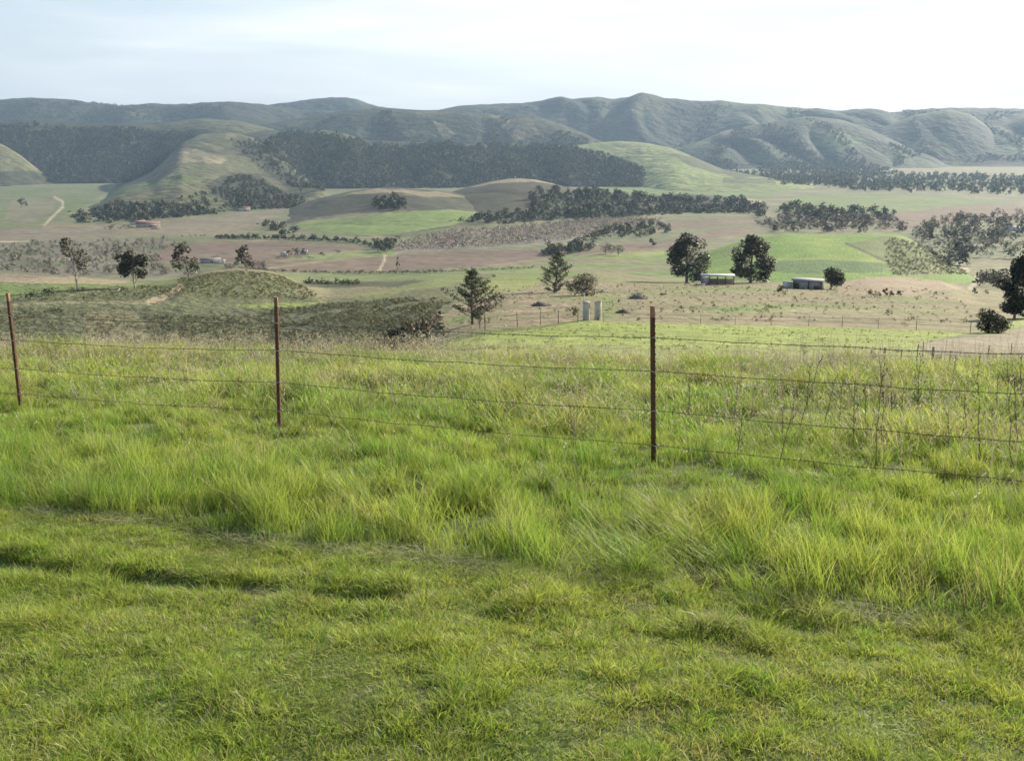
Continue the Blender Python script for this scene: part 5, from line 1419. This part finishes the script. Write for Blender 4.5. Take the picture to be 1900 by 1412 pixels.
def run_fence(label, pts, step, hh, r, seed, wires=(.5, .9), y0=30, y1=300, col=(.12, .095, .075)):
    rng = np.random.default_rng(seed)
    W3 = [np.array(base_at(a, b_, y0=y0, y1=y1)) for a, b_ in pts]
    P3 = []
    for a, b_ in zip(W3[:-1], W3[1:]):
        k = max(1, int(round(np.linalg.norm(b_ - a) / step)))
        for i in range(k): P3.append(a + (b_ - a) * i / k)
    P3.append(W3[-1])
    P3 = np.array(P3); P3[:, 2] = ground.ev(P3[:, 0], P3[:, 1])
    o = P3[0].copy(); t = empty('wire_fence', o); tag(t, label, 'fence')
    for p in P3:
        m = MB(); post(m, p - o, hh * rng.uniform(.85, 1.15), r * rng.uniform(.8, 1.25), rng, np.array(col) * rng.uniform(.7, 1.4)); m.build('post', M['timber'], t)
    for wz in wires:
        m = MB(); m.tube(P3 - o + [0, 0, hh * wz], .012, 4, (.12, .10, .09)); m.build('wire', M['wire'], t, usecol=False)
    return t


run_fence('wire fence on thin posts along the upper edge of the bright pasture', [(1120, 597), (1215, 600), (1300, 602), (1500, 605.5), (1700, 612.5), (1800, 618)], 5.0, 1.15, .028, 61, y1=160, col=(.20, .17, .14))
run_fence('old wire fence climbing the pasture edge left of the concrete cylinders', [(900, 613), (960, 607.5), (1003, 603.5), (1036, 600), (1072, 597)], 5.2, 1.6, .05, 62, y1=160)
rng = np.random.default_rng(66)
# half buried wooden posts and a brace at the near edge of the pasture
t = empty('wooden_fence', base_at(1640, 664, y0=18, y1=60)); tag(t, 'broken wooden fence with an H brace on the right edge of the pasture', 'fence')
o = np.array(t.location)
q = {}
for px, yt, yb_ in ((1571, 652, 676), (1615, 648, 676), (1640, 645, 674), (1671, 647, 674), (1700, 638, 672), (1730, 643, 668), (1712, 634, 660), (1762, 650, 676), (1832, 640, 668), (1875, 636, 668), (1890, 652, 672)):
    x, y, z = base_at(px, yb_, y0=17, y1=60); h = (yb_ - yt) / F * depth_of(y, z)
    m = MB(); post(m, np.array((x, y, z)) - o, h, .016 if px not in (1640, 1615, 1730) else .034, rng, np.array((.19, .165, .13)) * rng.uniform(.7, 1.3)); m.build('post', M['timber'], t); q[px] = np.array((x, y, z + h)) - o
m = MB(); m.tube([q[1571] - [0, 0, .12], q[1615] - [0, 0, .16], q[1640] - [0, 0, .15]], .03, 6, (.14, .115, .09)); m.build('rail', M['timber'], t)

# ================================================================= THE BARBED WIRE FENCE
PB = [(-5.47, 10.75), (-2.30, 9.50), (1.135, 7.66), (4.55, 5.85), (-8.9, 12.0)]
WZ = (1.055, .79, .47, .185)
fo = np.array([PB[2][0], PB[2][1], float(ground.ev(PB[2][0], PB[2][1]))])
fence = empty('barbed_wire_fence', fo); tag(fence, 'rusty barbed wire fence on steel posts crossing the tall grass', 'fence')
tops = {}
NRM = radians(-58)                                         # stem of the T points right and towards the viewer
for i, (x, y) in enumerate(PB):
    z = -.108 * y
    H = 1.30; leanx = {0: .0, 1: .035, 2: -.05, 3: .0, 4: .02}[i]
    b0 = np.array([x, y, z]) - fo
    m = MB(); c, s = math.cos(NRM), math.sin(NRM)

    def T(u, v, zz):                                        # u along the flange, v along the stem
        return [b0[0] + leanx * zz / H - s * u + c * v, b0[1] + c * u * 1 + s * v, b0[2] + zz]
    secs = [(-.45, 1), (H - .10, 1), (H - .10, 1.001), (H, 1)]
    prof = [(-.020, 0), (.020, 0), (.020, .005), (.0035, .006), (.0025, .034), (-.0025, .034), (-.0035, .006), (-.020, .005)]
    for za, zb, colr in ((-.45, H - .085, (.115, .06, .038)), (H - .085, H, (.30, .18, .10))):
        V = [T(u, v, za) for u, v in prof] + [T(u, v, zb) for u, v in prof]
        k = np.arange(8); j = (k + 1) % 8
        pol = [np.stack([k, j, j + 8, k + 8], -1)]
        if zb == H: pol.append(np.array([[8, 9, 10, 15]])); pol.append(np.array([[11, 12, 13, 14]]))
        m.add(V, pol, colr)
    for k in range(22):                                     # studs along the stem
        zz = .02 + k * .056
        if zz > H - .06: break
        V = [T(u, v, zz + w_) for w_ in (0, .018) for u, v in ((-.004, .032), (.004, .032), (.004, .039), (-.004, .039))]
        m.add(V, [[[0, 1, 2, 3], [7, 6, 5, 4], [0, 4, 5, 1], [1, 5, 6, 2], [2, 6, 7, 3], [3, 7, 4, 0]]], (.19, .10, .06))
    po = m.build('fence_post', M['rust'], fence)
    if i == 0: po['label'] = 'rusty steel post leaning at the left edge'
    for wz in WZ:                                           # wire clips round the post
        th = np.linspace(0, 2 * np.pi, 13)
        pts = [T(.030 * math.cos(a), .020 + .030 * math.sin(a), wz + .006 * math.sin(a * 2 + wz * 9)) for a in th]
        MB().tube(pts, .0018, 5).build('wire_clip', M['galv'], po, usecol=False)
    tops[i] = (b0, leanx, H)
order = [4, 0, 1, 2, 3]
rng = np.random.default_rng(77)
for wi, wz in enumerate(WZ):
    P3 = []
    for a, b_ in zip(order[:-1], order[1:]):
        (pa, la_, H), (pb, lb_, _) = tops[a], tops[b_]
        A_ = pa + [la_ * wz / H + .035, -.03, wz]; B_ = pb + [lb_ * wz / H + .035, -.03, wz]
        n = int(np.linalg.norm(B_ - A_) / .02); tt = np.linspace(0, 1, n, endpoint=False)[:, None]
        sag = -(.018 + .012 * rng.random()) * 4 * tt * (1 - tt)
        seg = A_ + (B_ - A_) * tt
        ph = rng.uniform(0, 6, 3)
        seg[:, 2:] += sag + .004 * np.sin(tt * 17 + ph[0]) * np.sin(tt * np.pi) + .003 * np.sin(tt * 41 + ph[1]) * np.sin(tt * np.pi)
        P3.append(seg)
    P3 = np.concatenate(P3)
    s_ = np.arange(len(P3)) * .02; m = MB()
    for ph in (0, np.pi):
        a = s_ * 2 * np.pi / .09 + ph
        m.tube(P3 + np.stack([.3 * .0022 * np.cos(a), .9 * .0022 * np.cos(a), .0022 * np.sin(a)], -1), .0017, 5)
    w_ = m.build('barbed_wire', M['wire'], fence, True, usecol=False)
    m = MB(); k = 4
    while k < len(P3) - 2:
        c = P3[k]; d = P3[k + 1] - P3[k]; d /= np.linalg.norm(d)
        for sg in (0, 1):
            ang = rng.uniform(0, np.pi); v = np.array([d[1] * math.cos(ang), -d[0] * math.cos(ang), math.sin(ang)])
            m.tube([c - v * .017 + d * .004 * sg, c + d * .006 * sg, c + v * .017 + d * .003 * sg], [.0008, .0019, .0008], 4)
        k += 6 + int(rng.integers(0, 2))
    m.build('barb', M['wire'], w_, usecol=False)['kind'] = 'stuff'

# ================================================================= TALL WEEDS
rng = np.random.default_rng(91)
STALKS = [(1278, 695, 760, 0), (1363, 700, 790, 0), (1376, 745, 850, 10), (1450, 740, 820, -2), (1470, 700, 870, 30), (1515, 660, 800, 35), (1540, 690, 800, 14), (1555, 690, 800, 4), (1580, 690, 830, -3), (1600, 700, 800, -8), (1612, 640, 872, -12),
          (1622, 700, 850, -16), (1650, 690, 790, -2), (1668, 700, 790, -3), (1697, 650, 780, -3), (1720, 700, 790, -6), (1748, 745, 850, -14), (1780, 700, 820, -16), (1800, 700, 860, -20), (1848, 665, 868, -30), (1868, 690, 830, -26), (1885, 645, 740, -8),
          (1806, 655, 730, -2), (1765, 655, 720, 0), (1893, 690, 760, -4), (1056, 745, 835, -18), (972, 695, 760, -6), (1500, 670, 760, 3), (1840, 690, 800, -10), (1632, 665, 740, 2)]
for i, (px, yt, yb_, lx) in enumerate(STALKS):
    X, Y, Z = base_at(px - lx, yb_ + 6, y0=4, y1=40)
    d = depth_of(Y, Z); H = (yb_ + 6 - yt) / F * d / .98; k = d / F
    t = empty('weed_stalk', (X, Y, Z))
    tag(t, 'tall thin dead weed stalk standing among the meadow grass at the right' if px > 1250 else ('pale forked dead weed stalk in the meadow between the wire posts' if px > 1000 else 'thin dead weed stalk in the meadow nearest the middle wire post'), 'weed',
        'tall dead weed stalks beyond the fence' if px > 1250 else None)
    c = np.array([(.19, .155, .115), (.26, .22, .15), (.14, .115, .085)][i % 3]); m = MB()
    n = 9; tt = np.linspace(0, 1, n); wob = np.cumsum(rng.normal(0, .012, (n, 2)), 0) * H
    pts = np.stack([tt * lx * k * 1.0 + wob[:, 0] * .6, wob[:, 1], tt * H - .05], -1)
    r = .0042 * (d / 8) ** .5
    m.tube(pts, r * (1.15 - .75 * tt), 5, c)
    for b_ in range(rng.integers(6, 13)):
        f = rng.uniform(.3, .97); s0 = np.array([np.interp(f, tt, pts[:, q_]) for q_ in range(3)]); a = rng.uniform(0, 6.28); L_ = H * rng.uniform(.05, .16) * (1.2 - f * .6)
        e = s0 + [math.cos(a) * L_ * .6, math.sin(a) * L_ * .6, L_]
        m.tube([s0, (s0 + e) / 2 + [math.cos(a) * L_ * .1, 0, -.02 * L_], e], [r * .6, r * .5, r * .3], 4, c * 1.1)
        for q_ in range(3):
            p = s0 + (e - s0) * rng.uniform(.97, 1.0); m.lathe([(.001, -.008), (r * 1.5, 0), (.001, .010)], p, 5, c * rng.uniform(.8, 1.5))
    m.build('stem', M['straw'], t)

# leafy green weeds
for i, (px, py, hp, wp, lab, cc) in enumerate([(1393, 742, 32, 58, 'broad leafy bright green weed right of the nearest wire post', (.11, .21, .04)), (995, 752, 30, 34, 'upright dark green thistle in the meadow between the wire posts', (.085, .16, .05)),
                                               (1116, 695, 16, 20, 'small dark thistle at the far edge of the meadow', (.06, .10, .04)), (1700, 752, 26, 44, 'leafy green weed among the dead stalks', (.12, .22, .045))]):
    X, Y, Z = base_at(px, py, y0=1.8, y1=40); d = depth_of(Y, Z); H = hp / F * d; Wd = wp / F * d * .5
    t = empty('leafy_weed', (X, Y, Z)); tag(t, lab, 'plant'); m = MB(); st = MB()
    r_ = np.random.default_rng(500 + i)
    for b_ in range(46):
        a = r_.uniform(0, 6.28); f = r_.uniform(0.05, 1) ** .7; L_ = Wd * r_.uniform(.2, .5); z0 = H * f * .8; rr = Wd * (1 - f * .6) * r_.uniform(.1, .8)
        p = np.array([math.cos(a) * rr, math.sin(a) * rr, z0]); dv = np.array([math.cos(a), math.sin(a), r_.uniform(-.1, .8)]); sdv = np.array([-math.sin(a), math.cos(a), r_.uniform(-.3, .3)]) * L_ * .22
        V = [p, p + dv * L_ * .45 - sdv + [0, 0, .02 * H], p + dv * L_ - [0, 0, .10 * L_], p + dv * L_ * .45 + sdv + [0, 0, .02 * H]]
        m.add(V, [[[0, 1, 2, 3]]], np.array(cc) * r_.uniform(.7, 1.5))
    for b_ in range(5):
        a = r_.uniform(0, 6.28); st.tube([(0, 0, -.03), (math.cos(a) * Wd * .2, math.sin(a) * Wd * .2, H * .5), (math.cos(a) * Wd * .35, math.sin(a) * Wd * .35, H * .95)], [.006, .005, .003], 5, np.array(cc) * .8)
    st.build('stem', M['grass'], t); m.build('leaves', M['grass'], t)

HAZE, EXPO = 6.2e-5, 1.1

# ================================================================= CAMERA, LIGHT, SKY, AIR
cam = bpy.data.cameras.new('camera'); co = bpy.data.objects.new('camera', cam); COL.objects.link(co)
co.location = (0, 0, CAMZ); co.rotation_euler = (radians(90) - PITCH, 0, 0)
cam.sensor_width = 36; cam.lens = 36 * F / 1900; cam.clip_end = 40000; cam.clip_start = .05
SC.camera = co

sd = Vector((math.sin(SUN_AZ) * math.cos(SUN_EL), math.cos(SUN_AZ) * math.cos(SUN_EL), math.sin(SUN_EL)))
sl = bpy.data.lights.new('sun', 'SUN'); sl.energy = 5.0; sl.angle = radians(.6); sl.color = (1, .89, .70)
so = bpy.data.objects.new('sun', sl); so.rotation_euler = sd.to_track_quat('Z', 'Y').to_euler(); COL.objects.link(so)

W = bpy.data.worlds.new('World'); SC.world = W
t, N, L = nt(W)
out = N.new('ShaderNodeOutputWorld'); bg = N.new('ShaderNodeBackground')
sky = N.new('ShaderNodeTexSky'); sky.sky_type = 'NISHITA'; sky.sun_disc = False
sky.sun_elevation = SUN_EL; sky.sun_rotation = SUN_AZ; sky.air_density = 1.0; sky.dust_density = 1.5
tc = N.new('ShaderNodeTexCoord')
sep = N.new('ShaderNodeSeparateXYZ'); L.new(tc.outputs['Generated'], sep.inputs[0])


def mth(op, a, b=None):
    n = N.new('ShaderNodeMath'); n.operation = op
    for i, v in enumerate((a, b)):
        if v is None: continue
        if isinstance(v, (int, float)): n.inputs[i].default_value = v
        else: L.new(v, n.inputs[i])
    return n.outputs[0]


mp = N.new('ShaderNodeMapping'); mp.inputs['Scale'].default_value = (1.6, 1.6, 9.0); mp.inputs['Rotation'].default_value = (0, radians(8), 0)
L.new(tc.outputs['Generated'], mp.inputs[0])
n1 = N.new('ShaderNodeTexNoise'); n1.inputs['Scale'].default_value = 1.5; n1.inputs['Detail'].default_value = 6; n1.inputs['Roughness'].default_value = .5
n1.inputs['Distortion'].default_value = .5
L.new(mp.outputs[0], n1.inputs['Vector'])
# cloud cover: streaks, thicker towards the sun on the right, thinning overhead
cov = mth('ADD', n1.outputs['Fac'], mth('MULTIPLY', sep.outputs['X'], .50))
cov = mth('SUBTRACT', cov, mth('MULTIPLY', mth('ABSOLUTE', mth('SUBTRACT', sep.outputs['Z'], .10)), .75))
mr = N.new('ShaderNodeMapRange'); mr.interpolation_type = 'SMOOTHSTEP'; mr.inputs['From Min'].default_value = .26; mr.inputs['From Max'].default_value = .66
L.new(cov, mr.inputs['Value'])
skyc = N.new('ShaderNodeVectorMath'); skyc.operation = 'SCALE'; skyc.inputs['Scale'].default_value = .10
L.new(sky.outputs[0], skyc.inputs[0])
mx = N.new('ShaderNodeMix'); mx.data_type = 'RGBA'
L.new(mr.outputs[0], mx.inputs['Factor']); 
haz = N.new('ShaderNodeMix'); haz.data_type = 'RGBA'; L.new(mth('MULTIPLY', mth('POWER', mth('SUBTRACT', 1.0, mth('ABSOLUTE', sep.outputs['Z'])), 4), .96), haz.inputs['Factor'])
L.new(skyc.outputs[0], haz.inputs[6]); haz.inputs[7].default_value = (.30, .33, .38, 1)
n2 = N.new('ShaderNodeTexNoise'); n2.inputs['Scale'].default_value = 2.3; n2.inputs['Detail'].default_value = 5
mp2 = N.new('ShaderNodeMapping'); mp2.inputs['Scale'].default_value = (1.2, 1.2, 14.0); mp2.inputs['Location'].default_value = (3, 1, 2); L.new(tc.outputs['Generated'], mp2.inputs[0]); L.new(mp2.outputs[0], n2.inputs['Vector'])
mr2 = N.new('ShaderNodeMapRange'); mr2.inputs['From Min'].default_value = .3; mr2.inputs['From Max'].default_value = .7; L.new(n2.outputs['Fac'], mr2.inputs['Value'])
cl = N.new('ShaderNodeMix'); cl.data_type = 'RGBA'; L.new(mr2.outputs[0], cl.inputs['Factor']); cl.inputs[6].default_value = (.43, .44, .46, 1); cl.inputs[7].default_value = (.62, .615, .60, 1)
L.new(haz.outputs[2], mx.inputs[6]); L.new(cl.outputs[2], mx.inputs[7])
L.new(mx.outputs[2], bg.inputs[0]); bg.inputs[1].default_value = 1.0
L.new(bg.outputs[0], out.inputs[0])

hm = bpy.data.materials.new('air')
t, N, L = nt(hm)
ho = N.new('ShaderNodeOutputMaterial'); pv = N.new('ShaderNodeVolumePrincipled')
pv.inputs['Color'].default_value = (.50, .70, .95, 1); pv.inputs['Density'].default_value = HAZE; pv.inputs['Anisotropy'].default_value = .15
L.new(pv.outputs[0], ho.inputs['Volume'])
b = MB(); x0, x1, y0, y1, z0, z1 = -8200, 8200, -200, 7200, -140, 480
hb = b.box(((x0 + x1) / 2, (y0 + y1) / 2, (z0 + z1) / 2), (x1 - x0, y1 - y0, z1 - z0)).build('haze', hm, usecol=False)
tag(hb, 'thin bluish air filling the valley up to the far range', 'haze', kind='stuff')
hb.display_type = 'WIRE'

SC.view_settings.view_transform = 'Standard'; SC.view_settings.look = 'None'; SC.view_settings.exposure = EXPO; SC.view_settings.gamma = 1
SC.view_settings.use_curve_mapping = False
SC.render.engine = 'CYCLES'
cy_ = SC.cycles
cy_.use_denoising = True; cy_.max_bounces = 6; cy_.diffuse_bounces = 3; cy_.glossy_bounces = 2; cy_.transmission_bounces = 4; cy_.volume_bounces = 0
cy_.transparent_max_bounces = 4; cy_.use_adaptive_sampling = True; cy_.adaptive_threshold = .015
cy_.caustics_reflective = False; cy_.caustics_refractive = False
SC.render.film_transparent = False
cy_.filter_width = 1.6
